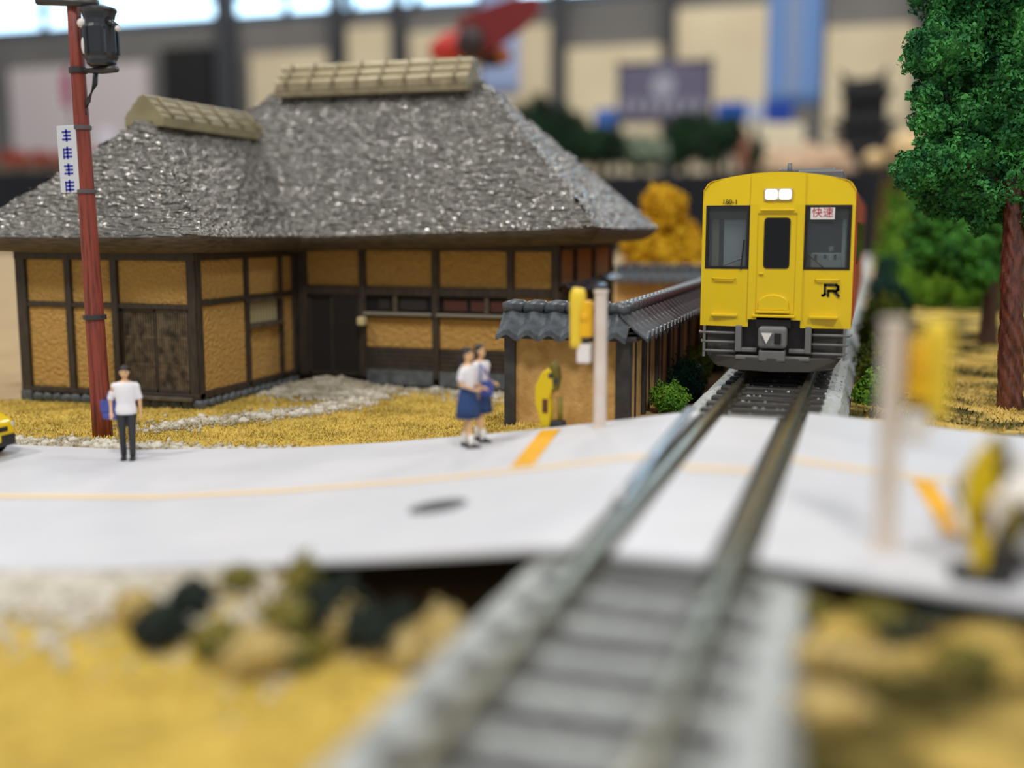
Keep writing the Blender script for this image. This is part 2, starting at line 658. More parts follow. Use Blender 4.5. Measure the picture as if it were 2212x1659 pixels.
# manhole cover lying on the road
M_manhole = mat('dark_manhole', (96, 96, 100), 0.6, col2=(78, 78, 82), vscale=10)
mh = thing('manhole_cover', (-4.88, 12.2, road_z(-4.88)), 'dark grey round manhole cover set in the white road near the track', 'manhole cover')
tilt = math.atan((road_z(-4.6) - road_z(-5.2)) / 0.6)
mb = MB().lathe((0, 0, 0.004), [(0.36, 0), (0.36, 0.014), (0.33, 0.018), (0.32, 0.012)], 32)
c = mb.build('cover_plate', M_manhole, mh, local=True)
c.rotation_euler = (0, -tilt, 0)
mb = MB()
for k in range(5):
    mb.box(-0.22, 0.22, -0.2 + 0.1 * k - 0.012, -0.2 + 0.1 * k + 0.012, 0.014, 0.022)
c = mb.build('cover_ribs', M_manhole, mh, local=True)
c.rotation_euler = (0, -tilt, 0)

# ---------------------------------------------------------------- the track
trk = thing('railway_track', (TX, 20, 0), 'grey ballasted model railway track with two metal rails and dark sleepers', 'railway track')
mb = MB()
prof = [(-2.2, -0.05), (-1.28, 0.98), (-1.12, 1.04), (1.12, 1.04), (1.28, 0.98), (1.7, -0.05)]
ys = [2.5 + 0.35 * i for i in range(210)] + [80, 100, 130]
rings = []
for y in ys:
    ring = []
    for i, (px, pz) in enumerate(prof):
        ring.append((TX + px + 0.03 * wob(px * 3, y, 3, 1), y, pz + (0.02 * wob(px * 3, y, 4, 2) if 0 < i < 5 else 0)))
    rings.append(ring)
mb.loft(rings)
mb.build('ballast_bed', M_ballast, trk)
# loose ballast stones on the shoulders
rng = np.random.default_rng(3)
ico_v, ico_f = [], []
bmi = bmesh.new()
bmesh.ops.create_icosphere(bmi, subdivisions=1, radius=1.0)
bmi.verts.ensure_lookup_table()
ICOV = np.array([v.co[:] for v in bmi.verts])
ICOF = np.array([[v.index for v in f.verts] for f in bmi.faces])
bmi.free()


def stone_soup(name, pts, sizes, m, parent, rng):
    n = len(pts)
    V = ICOV[None] * rng.uniform(0.7, 1.15, (n, len(ICOV), 1)) * (sizes[:, None, None] * rng.uniform(0.6, 1.2, (n, 1, 3)))
    ang = rng.uniform(0, 2 * PI, n)
    ca, sa = np.cos(ang)[:, None], np.sin(ang)[:, None]
    X = V[:, :, 0] * ca - V[:, :, 1] * sa
    Yv = V[:, :, 0] * sa + V[:, :, 1] * ca
    V = np.stack([X, Yv, V[:, :, 2]], 2) + pts[:, None, :]
    Fc = ICOF[None] + (np.arange(n) * len(ICOV))[:, None, None]
    org = origin_of(parent) if parent is not None else Vector((0, 0, 0))
    o = soup(name, V.reshape(-1, 3) - np.array(org), Fc.reshape(-1, 3), m, parent)
    o['kind'] = 'stuff'
    return o


n = 5200
yy = 3 + 37 * rng.uniform(0, 1, n) ** 1.3
side = rng.integers(0, 3, n)
u = rng.uniform(0, 1, n)
xx = np.where(side == 0, TX - 1.15 - u * 0.9, np.where(side == 1, TX + 1.22 + u * 0.36, TX - 1.1 + 2.2 * u))
zz = np.where(side == 2, 1.045, 1.02 - u * np.where(side == 0, 1.0, 0.8))
hide = (yy > 9.8) & (yy < 18) & (zz > 0.9)
pts = np.stack([xx, yy, zz], 1)[~hide]
stone_soup('ballast_stones', pts, rng.uniform(0.025, 0.05, len(pts)), M_ballast, trk, rng)
# sleepers
sl = MB().box(-1.0, 1.0, -0.13, 0.13, 0, 0.09)
slm = sl.build('sleeper', M_sleeper, trk, local=True, bevel=0.02)
slm.location = (0, 3.0 - 20, 1.02)
for i in range(1, 88):
    y = 3.0 + 0.70 * i
    if 9.75 < y < 17.55:
        continue
    c = slm.copy()
    COL.objects.link(c)
    c.parent = trk
    c.location = (0, y - 20, 1.02)
for s in (-1, 1):
    x = TX + s * 0.63
    mb = MB()
    for (w, z0, z1) in ((0.11, 1.10, 1.125), (0.035, 1.12, 1.20), (0.055, 1.195, RAILZ)):
        mb.box(x - w, x + w, 2.5, 130, z0, z1)
    r = mb.build('rail', M_rail, trk, bevel=0.012)
    mb = MB()
    for i in range(60):
        y = 3.0 + 0.70 * i
        if 9.75 < y < 17.55:
            continue
        for q in (-1, 1):
            mb.box(x + q * 0.10, x + q * 0.17, y - 0.06, y + 0.06, 1.10, 1.15)
    c = mb.build('rail_fastenings', M_railside, r)
    c['kind'] = 'stuff'
# worn dark side faces of the rails inside the crossing (flangeway inserts)
for x0, x1 in ((-2.60, -2.47), (-2.28, -2.17), (-1.30, -1.18), (-1.0, -0.88)):
    mb = MB().box(x0, x1, 9.75, 17.75, 1.05, 1.17)
    mb.build('flangeway', M_railside, trk)

# ---------------------------------------------------------------- the thatched farmhouse
WX0, WX1, WY0 = -19.55, -14.60, 21.80           # wing
MX0, MX1, MY0, MY1 = -20.3, -7.35, 26.50, 32.50  # main block
house = thing('thatched_farmhouse', (-14.0, 26.5, 0), 'L-shaped thatched farmhouse with ochre plaster walls and dark timber frame behind the white road', 'house')


def thatch_roof(name, ex0, ex1, ey0, ey1, rid, ze, zr, parent, up=0.05, step=0.055, tilt=0.0):
    """hip roof; rid = ('x', a, b, mid) or ('y', a, b, mid)"""
    if rid[0] == 'x':
        A, B = Vector((rid[1], rid[3], zr)), Vector((rid[2], rid[3], zr))
        R = {'f': (A, B), 'r': (B, B), 'b': (B, A), 'l': (A, A)}
    else:
        A, B = Vector((rid[3], rid[1], zr)), Vector((rid[3], rid[2], zr))
        R = {'f': (A, A), 'r': (A, B), 'b': (B, B), 'l': (B, A)}
    cs = {'fl': (ex0, ey0), 'fr': (ex1, ey0), 'br': (ex1, ey1), 'bl': (ex0, ey1)}
    E = {'f': ('fl', 'fr'), 'r': ('fr', 'br'), 'b': ('br', 'bl'), 'l': ('bl', 'fl')}
    bm = bmesh.new()
    for k in 'frbl':
        c0, c1 = Vector((*cs[E[k][0]], ze)), Vector((*cs[E[k][1]], ze))
        r0, r1 = R[k]
        st = step if k in 'fr' else step * 2.5
        if rid[0] == 'y' and k == 'l':
            st = step * 1.5
        nu = max(8, int((c1 - c0).length / st))
        nv = max(8, int(((c0 + c1) / 2 - (r0 + r1) / 2).length / st))
        grid = []
        for j in range(nv + 1):
            t = j / nv
            row = []
            for i in range(nu + 1):
                s = i / nu
                e = c0.lerp(c1, s)
                # thatch corners sweep up a little
                e.z += up * (abs(2 * s - 1) ** 5) + tilt * (e.x - ex0) / (ex1 - ex0)
                p = e.lerp(r0.lerp(r1, s), t)
                gt = 0.90 * t + 0.10 * t * t
                bulge = 0.10 * math.sin(PI * min(1, t * 1.15)) if t < 0.87 else 0
                p.z = e.z + (zr - e.z) * gt + 0.12 * (1 - abs(2 * t - 1) ** 2) * 0.6
                row.append(bm.verts.new(p))
            grid.append(row)
        for j in range(nv):
            for i in range(nu):
                bm.faces.new((grid[j][i], grid[j][i + 1], grid[j + 1][i + 1], grid[j + 1][i]))
    bmesh.ops.remove_doubles(bm, verts=bm.verts, dist=0.012)
    bmesh.ops.recalc_face_normals(bm, faces=bm.faces)
    bm.normal_update()
    moves = []
    for v in bm.verts:
        n = v.normal if v.normal.z > 0 else -v.normal
        along_x = abs(n.y) > abs(n.x)
        q = v.co
        hz = q.x if along_x else q.y
        ac = q.z * 1.35
        d = 0.10 * noise.noise(Vector((hz * 3.0, ac * 8.5, 1.0))) + 0.06 * noise.noise(Vector((hz * 6.0, ac * 15, 5.0))) + 0.05 * noise.noise(Vector((hz * 0.7, ac * 1.2, 9.0)))
        edge = min(1.0, max(0.15, (q.z - ze - 0.05) * 2.5))
        moves.append((v, n * d * edge))
    for v, d in moves:
        v.co += d
    org = origin_of(parent)
    bmesh.ops.translate(bm, verts=bm.verts, vec=-org)
    for f in bm.faces:
        f.smooth = True
    me = bpy.data.meshes.new(name)
    bm.to_mesh(me)
    bm.free()
    o = link_mesh(name, me, M_thatch, parent)
    # rounded brown eave edge and soffit
    mb = MB()
    rings = []
    for (ins, dz) in ((0.0, 0.02), (0.02, -0.08), (0.16, -0.24), (0.34, -0.33), (0.9, -0.36), (1.6, -0.30)):
        ring = []
        for a, b in (('fl', 'fr'), ('fr', 'br'), ('br', 'bl'), ('bl', 'fl')):
            ca, cb = Vector(cs[a]), Vector(cs[b])
            for i in range(24):
                s = i / 24
                q = ca.lerp(cb, s)
                q.x += ins * (1 if q.x < ex0 + ins else (-1 if q.x > ex1 - ins else 0)) if True else 0
                q.y += ins * (1 if q.y < ey0 + ins else (-1 if q.y > ey1 - ins else 0))
                q.x = min(max(q.x, ex0 + ins), ex1 - ins)
                q.y = min(max(q.y, ey0 + ins), ey1 - ins)
                ring.append((q.x, q.y, ze + up * (abs(2 * s - 1) ** 5) * max(0, 1 - ins) + tilt * (q.x - ex0) / (ex1 - ex0) + dz))
        rings.append(ring)
    mb.loft(rings, cap=False)
    mb.build('eave_edge', M_thatch_under, o, smooth=True)
    return o


roof_main = thatch_roof('thatched_roof', -21.2, -6.12, 25.45, 33.1, ('x', -16.6, -10.4, 29.5), 3.72, 8.18, house, tilt=0.42)
roof_main['label'] = 'silvery grey thatched roof of the main block'
roof_wing = thatch_roof('thatched_roof', -20.35, -13.85, 20.95, 29.6, ('y', 23.75, 28.6, -17.05), 3.95, 6.92, house)
roof_wing['label'] = 'silvery grey thatched roof of the front wing'


# ridge caps with bamboo lattice
def ridge_cap(axis, a, b, mid, zb, zt, hw, nb, nrow, parent, m, mpole, mbat, rp):
    prof = [(mid - hw, zb - 0.25), (mid - hw, zb), (mid - 0.12, zt - 0.06), (mid, zt), (mid + 0.12, zt - 0.06), (mid + hw, zb), (mid + hw, zb - 0.25)]
    mb = MB().prism(prof, 'x' if axis == 'x' else 'y', a, b)
    cap = mb.build('ridge_cap', m, parent, bevel=0.02)

    def put(t, s, off, ex=0.0):
        # point on the slope: s 0 (base)..1 (top), side sign in off
        q = mid + off * (hw + (0.10 - hw) * s + ex)
        z = zb + (zt - 0.05 - zb) * s + ex
        return (t, q, z) if axis == 'x' else (q, t, z)
    for off in (-1, 1):
        for k in range(nrow):
            s = (k + 0.6) / (nrow - 0.2)
            MB().tube([put(a + 0.02, s, off), put(b - 0.02, s, off)], rp, 8, flat=1).build('bamboo_pole', mpole, cap, smooth=True)
        for k in range(nb):
            t = a + (b - a) * (k + 0.5) / nb
            MB().tube([put(t, -0.05, off, rp * 0.75), put(t, 0.5, off, rp * 0.75), put(t, 1.0, off, rp * 0.75)], 0.045 if rp > 0.05 else 0.03, 6).build('bamboo_batten', mbat, cap, smooth=True)
    return cap


c = ridge_cap('x', -16.45, -10.60, 29.5, 8.10, 8.78, 0.62, 8, 3, house, M_bamboo_d, M_bamboo, M_bamboo_d, 0.10)
c['label'] = 'cream bamboo lattice cap along the main ridge'
c = ridge_cap('y', 23.60, 28.4, -17.05, 6.86, 7.40, 0.55, 6, 3, house, M_cap, M_cap, M_bamboo_d, 0.035)
c['label'] = 'olive lattice cap along the wing ridge'


# walls
def front_panel(x0, x1, z0, z1, y, parent, m=None, name='plaster_panel'):
    # raised field with a thin rim, facing -Y
    mb = MB().box(x0, x1, y, y + 0.08, z0, z1)
    return mb.build(name, m or M_plaster, parent, bevel=0.025, seg=2)


def side_panel(y0, y1, z0, z1, x, parent, m=None, name='plaster_panel'):
    mb = MB().box(x - 0.08, x, y0, y1, z0, z1)
    return mb.build(name, m or M_plaster, parent, bevel=0.025, seg=2)


def bar(name, x0, x1, y0, y1, z0, z1, m=None, parent=None, bev=0.015):
    return MB().box(x0, x1, y0, y1, z0, z1).build(name, m or M_timber, parent or house, bevel=bev)


# dark core behind the panels
bar('wall_core', WX0 + 0.12, WX1 - 0.12, WY0 + 0.14, MY0 + 0.3, 0.05, 3.75, M_timber)
bar('wall_core', MX0, MX1 - 0.12, MY0 + 0.16, MY1, 0.05, 3.75, M_timber)

# wing front
yF = WY0
posts = [(WX0, WX0 + 0.28), (-18.15, -17.98), (-16.86, -16.68), (WX1 - 0.20, WX1)]
for a, b in posts:
    bar('post', a, b, yF - 0.03, yF + 0.2, 0.28, 3.65)
bar('beam', WX0, WX1 + 0.04, yF - 0.05, yF + 0.2, 3.44, 3.66)
for (a, b) in ((posts[0][1], posts[1][0]), (posts[1][1], posts[2][0]), (posts[2][1], posts[3][0])):
    bar('beam', a, b, yF - 0.01, yF + 0.2, 2.32, 2.43)
    front_panel(a, b, 2.43, 3.44, yF + 0.05, house)
bar('beam', WX0, WX1 + 0.03, yF - 0.04, yF + 0.2, 0.26, 0.38)
front_panel(posts[0][1], posts[1][0], 0.38, 2.32, yF + 0.05, house)
front_panel(posts[1][1], posts[2][0], 0.38, 2.32, yF + 0.05, house)


def lattice_door(x0, x1, y, z0, z1, nsl, m, mframe, hrails=(0.33, 0.66)):
    d = bar('sliding_door', x0, x1, y + 0.05, y + 0.09, z0, z1, M_black)
    for a, b, c_, e in ((x0, x0 + 0.06, z0, z1), (x1 - 0.06, x1, z0, z1), (x0, x1, z0, z0 + 0.08), (x0, x1, z1 - 0.08, z1)):
        bar('door_frame', a, b, y, y + 0.06, c_, e, mframe, d, 0.008)
    mb = MB()
    for k in range(nsl):
        xx = x0 + 0.06 + (x1 - x0 - 0.12) * (k + 0.5) / nsl
        mb.box(xx - 0.016, xx + 0.016, y + 0.015, y + 0.05, z0 + 0.06, z1 - 0.06)
    for h in hrails:
        zz_ = z0 + (z1 - z0) * h
        mb.box(x0, x1, y + 0.02, y + 0.045, zz_ - 0.012, zz_ + 0.012)
    s = mb.build('lattice_slats', m, d)
    s['kind'] = 'stuff'
    return d


lattice_door(-16.68, -15.66, yF + 0.06, 0.38, 2.32, 13, M_lattice, M_timber)
lattice_door(-15.74, -14.80, yF + 0.02, 0.38, 2.32, 13, M_lattice, M_timber)
bar('door_step', -16.75, -14.7, yF - 0.16, yF + 0.05, 0.22, 0.31, M_timber2)

# wing right side, X = WX1
xS = WX1
sp = [(21.85, 22.05), (23.96, 24.10), (25.62, 25.74), (26.32, 26.50)]
for a, b in sp:
    bar('post', xS - 0.2, xS + 0.03, a, b, 0.28, 3.65)
bar('beam', xS - 0.2, xS + 0.05, 21.82, 26.5, 3.44, 3.66)
bar('beam', xS - 0.2, xS + 0.03, 21.82, 26.5, 0.26, 0.40)
for i in range(3):
    a, b = sp[i][1], sp[i + 1][0]
    bar('beam', xS - 0.2, xS + 0.02, a, b, 2.40, 2.52)
    side_panel(a, b, 2.52, 3.44, xS - 0.05, house)
side_panel(sp[0][1], sp[1][0], 0.40, 2.40, xS - 0.05, house)
side_panel(sp[2][1], sp[3][0], 0.40, 2.40, xS - 0.05, house)
side_panel(sp[1][1], sp[2][0], 0.40, 1.70, xS - 0.05, house)
w = bar('window', xS - 0.14, xS - 0.08, 24.10, 25.62, 1.78, 2.40, M_black)
for k in range(9):
    yy_ = 24.2 + 1.32 * (k + 0.5) / 9
    bar('window_bar', xS - 0.07, xS - 0.03, yy_ - 0.022, yy_ + 0.022, 1.82, 2.36, M_creambar, w, 0.006)
bar('window_sill', xS - 0.1, xS + 0.10, 24.06, 25.66, 1.70, 1.80, M_timber2, w)
bar('window_lintel', xS - 0.1, xS + 0.06, 24.06, 25.66, 2.34, 2.42, M_timber2, w)

# main front, Y = MY0
yF = MY0
mp = [(-14.55, -14.30), (-12.76, -12.58), (-10.71, -10.53), (-8.69, -8.52), (-7.53, MX1)]
for a, b in mp:
    bar('post', a, b, yF - 0.04, yF + 0.2, 0.28, 3.75)
bar('beam', -14.6, MX1 + 0.05, yF - 0.06, yF + 0.2, 3.60, 3.80)
for i in range(4):
    a, b = mp[i][1], mp[i + 1][0]
    front_panel(a, b, 2.66, 3.60, yF + 0.05, house)
    bar('beam', a, b, yF - 0.03, yF + 0.2, 2.44, 2.66)
lattice_door(-14.30, -13.50, yF + 0.07, 0.30, 2.44, 10, M_latdark, M_timber)
lattice_door(-13.62, -12.76, yF + 0.02, 0.30, 2.44, 11, M_latdark, M_timber)
for i in (1, 2):
    a, b = mp[i][1], mp[i + 1][0]
    w = bar('window', a, b, yF + 0.12, yF + 0.18, 2.02, 2.44, M_black)
    for (fa, fb) in ((0.06, 0.40), (0.46, 0.66), (0.74, 0.96)) if i == 2 else ((0.18, 0.34), (0.5, 0.9)):
        bar('shutter_board', a + (b - a) * fa, a + (b - a) * fb, yF + 0.08, yF + 0.12, 2.06, 2.34, M_redboard if i == 2 else M_latdark, w, 0.006)
    bar('window_post', a + (b - a) * (0.70 if i == 2 else 0.44) - 0.06, a + (b - a) * (0.70 if i == 2 else 0.44) + 0.06, yF + 0.0, yF + 0.1, 2.02, 2.44, M_timber2, w, 0.01)
    bar('window_sill', a - 0.02, b + 0.02, yF - 0.16, yF + 0.1, 1.93, 2.0, M_sill, w, 0.015)
    bar('window_rail', a, b, yF - 0.02, yF + 0.1, 1.86, 1.93, M_timber, w)
    front_panel(a, b, 1.08, 1.88, yF + 0.03, house)
    for k in range(5):
        bar('siding_board', a, b, yF - 0.01 + 0.008 * k, yF + 0.15, 0.50 + 0.115 * k, 0.50 + 0.115 * k + 0.10, M_timber)
    bar('foundation_plinth', a, b, yF - 0.02, yF + 0.2, 0.1, 0.49, M_found)
front_panel(mp[3][1], mp[4][0], 1.08, 2.44, yF + 0.05, house)
bar('foundation_plinth', mp[3][1], mp[4][0], yF - 0.02, yF + 0.2, 0.1, 1.08, M_timber)
# small cream lantern fixed on the door post
lan = P(780, 693, Y=yF - 0.2)
MB().box(lan.x - 0.10, lan.x + 0.12, yF - 0.28, yF - 0.02, lan.z - 0.12, lan.z + 0.10).build('wall_lantern', M_creambar, house, bevel=0.04)

# main right side, X = MX1
xS = MX1
for a, b in ((26.5, 26.72), (28.12, 28.28), (30.12, 30.28), (32.3, 32.5)):
    bar('post', xS - 0.2, xS + 0.03, a, b, 0.28, 3.8)
bar('beam', xS - 0.2, xS + 0.05, 26.5, 32.5, 3.62, 3.82)
bar('beam', xS - 0.2, xS + 0.03, 26.5, 32.5, 2.60, 2.74)
for a, b in ((26.72, 28.12), (28.28, 30.12), (30.28, 32.3)):
    side_panel(a, b, 2.74, 3.62, xS - 0.05, house)
    side_panel(a, b, 0.5, 1.2, xS - 0.05, house)
    bar('side_shutter', xS - 0.12, xS - 0.04, a, b, 1.2, 2.60, M_latdark)
M_hood = mat('glossy_awning_slat', (120, 130, 146), 0.18, metal=0.3)
for a, b, z, dz in ((26.85, 30.35, 2.66, 0.12), (30.5, 32.2, 2.78, 0.08)):
    n = int((b - a) / 0.22)
    for k in range(n):
        y0 = a + (b - a) * k / n
        MB().hexa([(xS, y0, z + dz), (xS + 0.42, y0, z - 0.06), (xS + 0.42, y0 + 0.17, z - 0.06), (xS, y0 + 0.17, z + dz),
                   (xS, y0, z + dz + 0.03), (xS + 0.42, y0, z - 0.03), (xS + 0.42, y0 + 0.17, z - 0.03), (xS, y0 + 0.17, z + dz + 0.03)]).build('awning_slat', M_hood, house)
# back and left wall cladding
bar('back_wall', MX0, MX1, MY1 - 0.02, MY1 + 0.06, 0.1, 3.75, M_plaster)
bar('left_wall', MX0 - 0.06, MX0 + 0.02, MY0, MY1, 0.1, 3.75, M_plaster)
bar('left_wall', WX0 - 0.06, WX0 + 0.14, WY0 + 0.05, MY0, 0.1, 3.6, M_plaster)
bar('front_wall', MX0, WX0, MY0 - 0.02, MY0 + 0.2, 0.1, 3.75, M_plaster)

# foundation stones, one by one
stone_me = []
for k in range(5):
    mb = MB().ball((0, 0, 0), (0.155, 0.12, 0.155), 12, 7, 0.35, 1.6, k * 3.3)
    o = mb.build('foundation_stone', M_found, house, local=True, smooth=True)
    stone_me.append(o)
cnt = [0]


def put_stone(x, y, z, rot):
    k = cnt[0]
    cnt[0] += 1
    src = stone_me[k % 5]
    if k < 5:
        o = src
    else:
        o = src.copy()
        COL.objects.link(o)
        o.parent = house
    o.location = Vector((x, y, z)) - origin_of(house)
    o.rotation_euler = (0, 0, rot)
    s = 0.9 + 0.25 * random.random()
    o.scale = (s, s, 0.9 + 0.15 * random.random())


for k in range(18):
    put_stone(WX0 + 0.15 + (WX1 - WX0 - 0.2) * k / 17, WY0 + 0.06, 0.125, 0.2 * random.random())
for k in range(16):
    put_stone(WX1 - 0.06, WY0 + 0.28 + 4.3 * k / 15, 0.125, PI / 2 + 0.2 * random.random())
bar('corner_base', WX0 - 0.02, WX0 + 0.3, WY0 - 0.06, WY0 + 0.2, 0.0, 0.28, M_found)

# ---------------------------------------------------------------- tiled garden wall along the track
gw = thing('tiled_garden_wall', (-4.5, 20.4, 0.3), 'low ochre garden wall with dark slate tile coping running back beside the track', 'garden wall')
GX0, GX1, GY0, GY1 = -6.72, -4.25, 20.30, 42.0
M_wallwood = mat('wall_timber', (62, 60, 62), 0.55, col2=(46, 44, 46), vscale=5)
M_wallochre = mat('wall_ochre', (206, 166, 104), 0.8, col2=(178, 138, 80), vscale=3, bump=0.4, bscale=10)
bar('wall_panel', GX0 + 0.1, GX1 - 0.1, GY0 + 0.08, GY0 + 0.24, 0.25, 2.16, M_wallochre, gw)
bar('wall_post', GX0, GX0 + 0.22, GY0, GY0 + 0.3, 0.2, 2.16, M_wallwood, gw)
bar('wall_post', GX1 - 0.26, GX1, GY0, GY0 + 0.3, 0.2, 2.16, M_wallwood, gw)
bar('wall_beam', GX0 - 0.1, GX1 + 0.15, GY0 - 0.12, GY0 + 0.42, 2.08, 2.17, M_wallwood, gw)
npan = 15
for k in range(npan):
    y0 = GY0 + 0.3 + (GY1 - GY0 - 0.3) * k / npan
    y1 = GY0 + 0.3 + (GY1 - GY0 - 0.3) * (k + 1) / npan
    bar('wall_panel', GX1 - 0.24, GX1 - 0.08, y0, y1 - 0.15, 0.25, 2.16, M_wallochre, gw)
    bar('wall_post', GX1 - 0.26, GX1, y1 - 0.15, y1, 0.2, 2.16, M_wallwood, gw)
    bar('wall_batten', GX1 - 0.10, GX1 - 0.05, (y0 + y1) / 2 - 0.12, (y0 + y1) / 2 - 0.05, 0.25, 2.16, M_wallwood, gw)
bar('wall_beam', GX1 - 0.4, GX1 + 0.12, GY0, GY1, 2.08, 2.17, M_wallwood, gw)
# rear return of the wall
RX0 = -9.4
bar('wall_panel', RX0, GX1, GY1 - 0.2, GY1 - 0.04, 0.1, 2.16, M_wallochre, gw)


def tile_mesh():
    """one pan-and-roll coping tile: slopes along -Y (local), 0.42 wide, 0.52 long"""
    rings = []
    n = 9
    for j, (yy_, zz_) in enumerate(((0.0, 0.50), (-0.26, 0.24), (-0.48, 0.05), (-0.52, 0.05))):
        top, bot = [], []
        for i in range(n):
            s = i / (n - 1)
            x = -0.21 + 0.42 * s
            h = 0.055 * math.cos(2 * PI * (s - 0.5)) + 0.02
            if j >= 2:
                h += 0.02
            top.append((x, yy_, zz_ + h))
            bot.append((x, yy_, zz_ + h - (0.05 if j < 3 else 0.10)))
        rings.append(top + bot[::-1])
    mb = MB()
    mb.loft(rings)
    return mb


tile0 = tile_mesh().build('coping_tile', M_tile, gw, local=True, smooth=False)
ridge0 = MB().tube([(-0.21, 0, 0), (0.0, 0, 0.03), (0.19, 0, 0.03), (0.21, 0, 0)], [0.10, 0.135, 0.125, 0.10], 10).build('ridge_tile', M_tile, gw, local=True, smooth=True)
used = {'t': False, 'r': False}


def put_tile(src, key, x, y, z, rz):
    o = src
    if used[key]:
        o = src.copy()
        COL.objects.link(o)
        o.parent = gw
    used[key] = True
    o.location = Vector((x, y, z)) - origin_of(gw)
    o.rotation_euler = (0, 0, rz)


ymid = GY0 + 0.15
nt_ = 6
for k in range(nt_):
    x = GX0 - 0.05 + 0.42 * (k + 0.5)
    put_tile(tile0, 't', x, ymid, 2.13, 0)
    if x < GX1 - 0.4:
        put_tile(tile0, 't', x, ymid, 2.13, PI)
    put_tile(ridge0, 'r', x, ymid, 2.66, 0)
xm = GX1 - 0.16
nn = int((GY1 - GY0) / 0.42)
for k in range(nn):
    y = GY0 - 0.08 + 0.42 * (k + 0.5)
    put_tile(tile0, 't', xm, y, 2.13, PI / 2)
    if k > 1:
        put_tile(tile0, 't', xm, y, 2.13, -PI / 2)
    put_tile(ridge0, 'r', xm, y, 2.66, PI / 2)
for k in range(12):
    x = RX0 + 0.42 * (k + 0.5)
    put_tile(tile0, 't', x, GY1 - 0.12, 2.13, 0)
    put_tile(ridge0, 'r', x, GY1 - 0.12, 2.66, 0)

# ---------------------------------------------------------------- the railcar
M_yel = mat('train_yellow', (232, 198, 4), 0.32, spec=0.5, coat=0.2)
M_red = mat('train_red_orange', (196, 62, 28), 0.35)
M_troof = mat('train_roof_grey', (112, 110, 108), 0.5)
M_under = mat('train_underframe', (74, 72, 70), 0.5)
M_under2 = mat('train_grey_plastic', (112, 112, 112), 0.45)
M_gask = mat('window_gasket', (24, 20, 20), 0.4)
M_glass = mat('train_glass', (200, 210, 214), 0.05, trans=0.95, spec=0.5)
M_dglass = mat('dark_door_glass', (12, 13, 18), 0.12)
M_cabin = mat('cabin_grey', (236, 240, 240), 0.5)
M_cabdark = mat('cabin_dark', (34, 38, 46), 0.4)
M_lamp = mat('headlamp', (255, 250, 255), 0.3, emit=(255, 240, 255), estr=1.4)
M_ink = mat('black_print', (22, 20, 20), 0.5)
M_redink = mat('red_print', (186, 30, 52), 0.5)
M_white = mat('white_plastic', (232, 228, 224), 0.4)

TCX, TY = -1.78, 22.0
TL = 20.0
train = thing('railcar', (TCX, TY + TL / 2, RAILZ), 'yellow-fronted railcar with red-orange sides standing on the track at the crossing', 'train')
HW = 1.43
ZB, ZC = 2.27, 4.72


def roof_z(u_):
    a = abs(u_) / HW
    return 5.235 - 0.20 * a * a - 0.14 * max(0.0, (a - 0.90) / 0.10) ** 2


def fy(u_, z):
    return TY + 0.10 * max(0, abs(u_) - 0.52) ** 1.2 + 0.10 * max(0, z - 4.55)


def section(inset=0.0, n=24):
    pts_ = [(-HW + inset, ZB), (-HW + inset, 4.2)]
    for i in range(n + 1):
        u_ = -HW + 2 * HW * i / n
        pts_.append((u_ * (HW - inset) / HW, roof_z(u_) - inset))
    pts_ += [(HW - inset, 4.2), (HW - inset, ZB)]
    return pts_


# side shell (red-orange), open tube from just behind the front panel
mb = MB()
rings = []
for y, ins in ((TY + 0.10, 0.012), (TY + 0.35, 0.0), (TY + TL - 0.3, 0.0), (TY + TL, 0.02)):
    rings.append([(TCX + a, y, z) for a, z in section(ins)])
mb.loft(rings, cap=False)
n = len(rings[0])
shell = mb.build('body_shell', M_red, train, smooth=False)
shell['label'] = 'red-orange side body shell'
mb = MB()
mb.add([(TCX + a, TY + TL - 0.05, z) for a, z in section(0.01)], [tuple(range(n))])
mb.build('rear_end', M_red, train)
# roof skin
mb = MB()
rr = []
for y in (TY + 0.42, TY + TL - 0.1):
    top = [(TCX + HW * (-0.9 + 1.8 * i / 16), y, roof_z(HW * (-0.9 + 1.8 * i / 16)) + 0.012) for i in range(17)]
    bot = [(p[0], p[1], p[2] - 0.05) for p in top[::-1]]
    rr.append(top + bot)
mb.loft(rr)
rf = mb.build('roof', M_troof, train)
MB().box(TCX - 0.16, TCX + 0.98, TY + 2.0, TY + 5.2, 5.16, 5.40).build('air_conditioner', M_under2, rf, bevel=0.05)
MB().box(TCX + 0.25, TCX + 1.14, TY + 1.7, TY + 4.2, 5.10, 5.34).build('roof_duct', M_under2, rf, bevel=0.04)
MB().box(TCX - 0.30, TCX - 0.1, TY + 1.6, TY + 2.0, 5.18, 5.28).build('roof_vent', M_under2, rf, bevel=0.02)
MB().tube([(TCX + 0.12, TY + 1.2, 5.2), (TCX + 0.12, TY + 1.2, 5.46)], [0.055, 0.045], 10).build('antenna', M_under2, rf, smooth=True)

# yellow front, built round the window openings
front = MB()


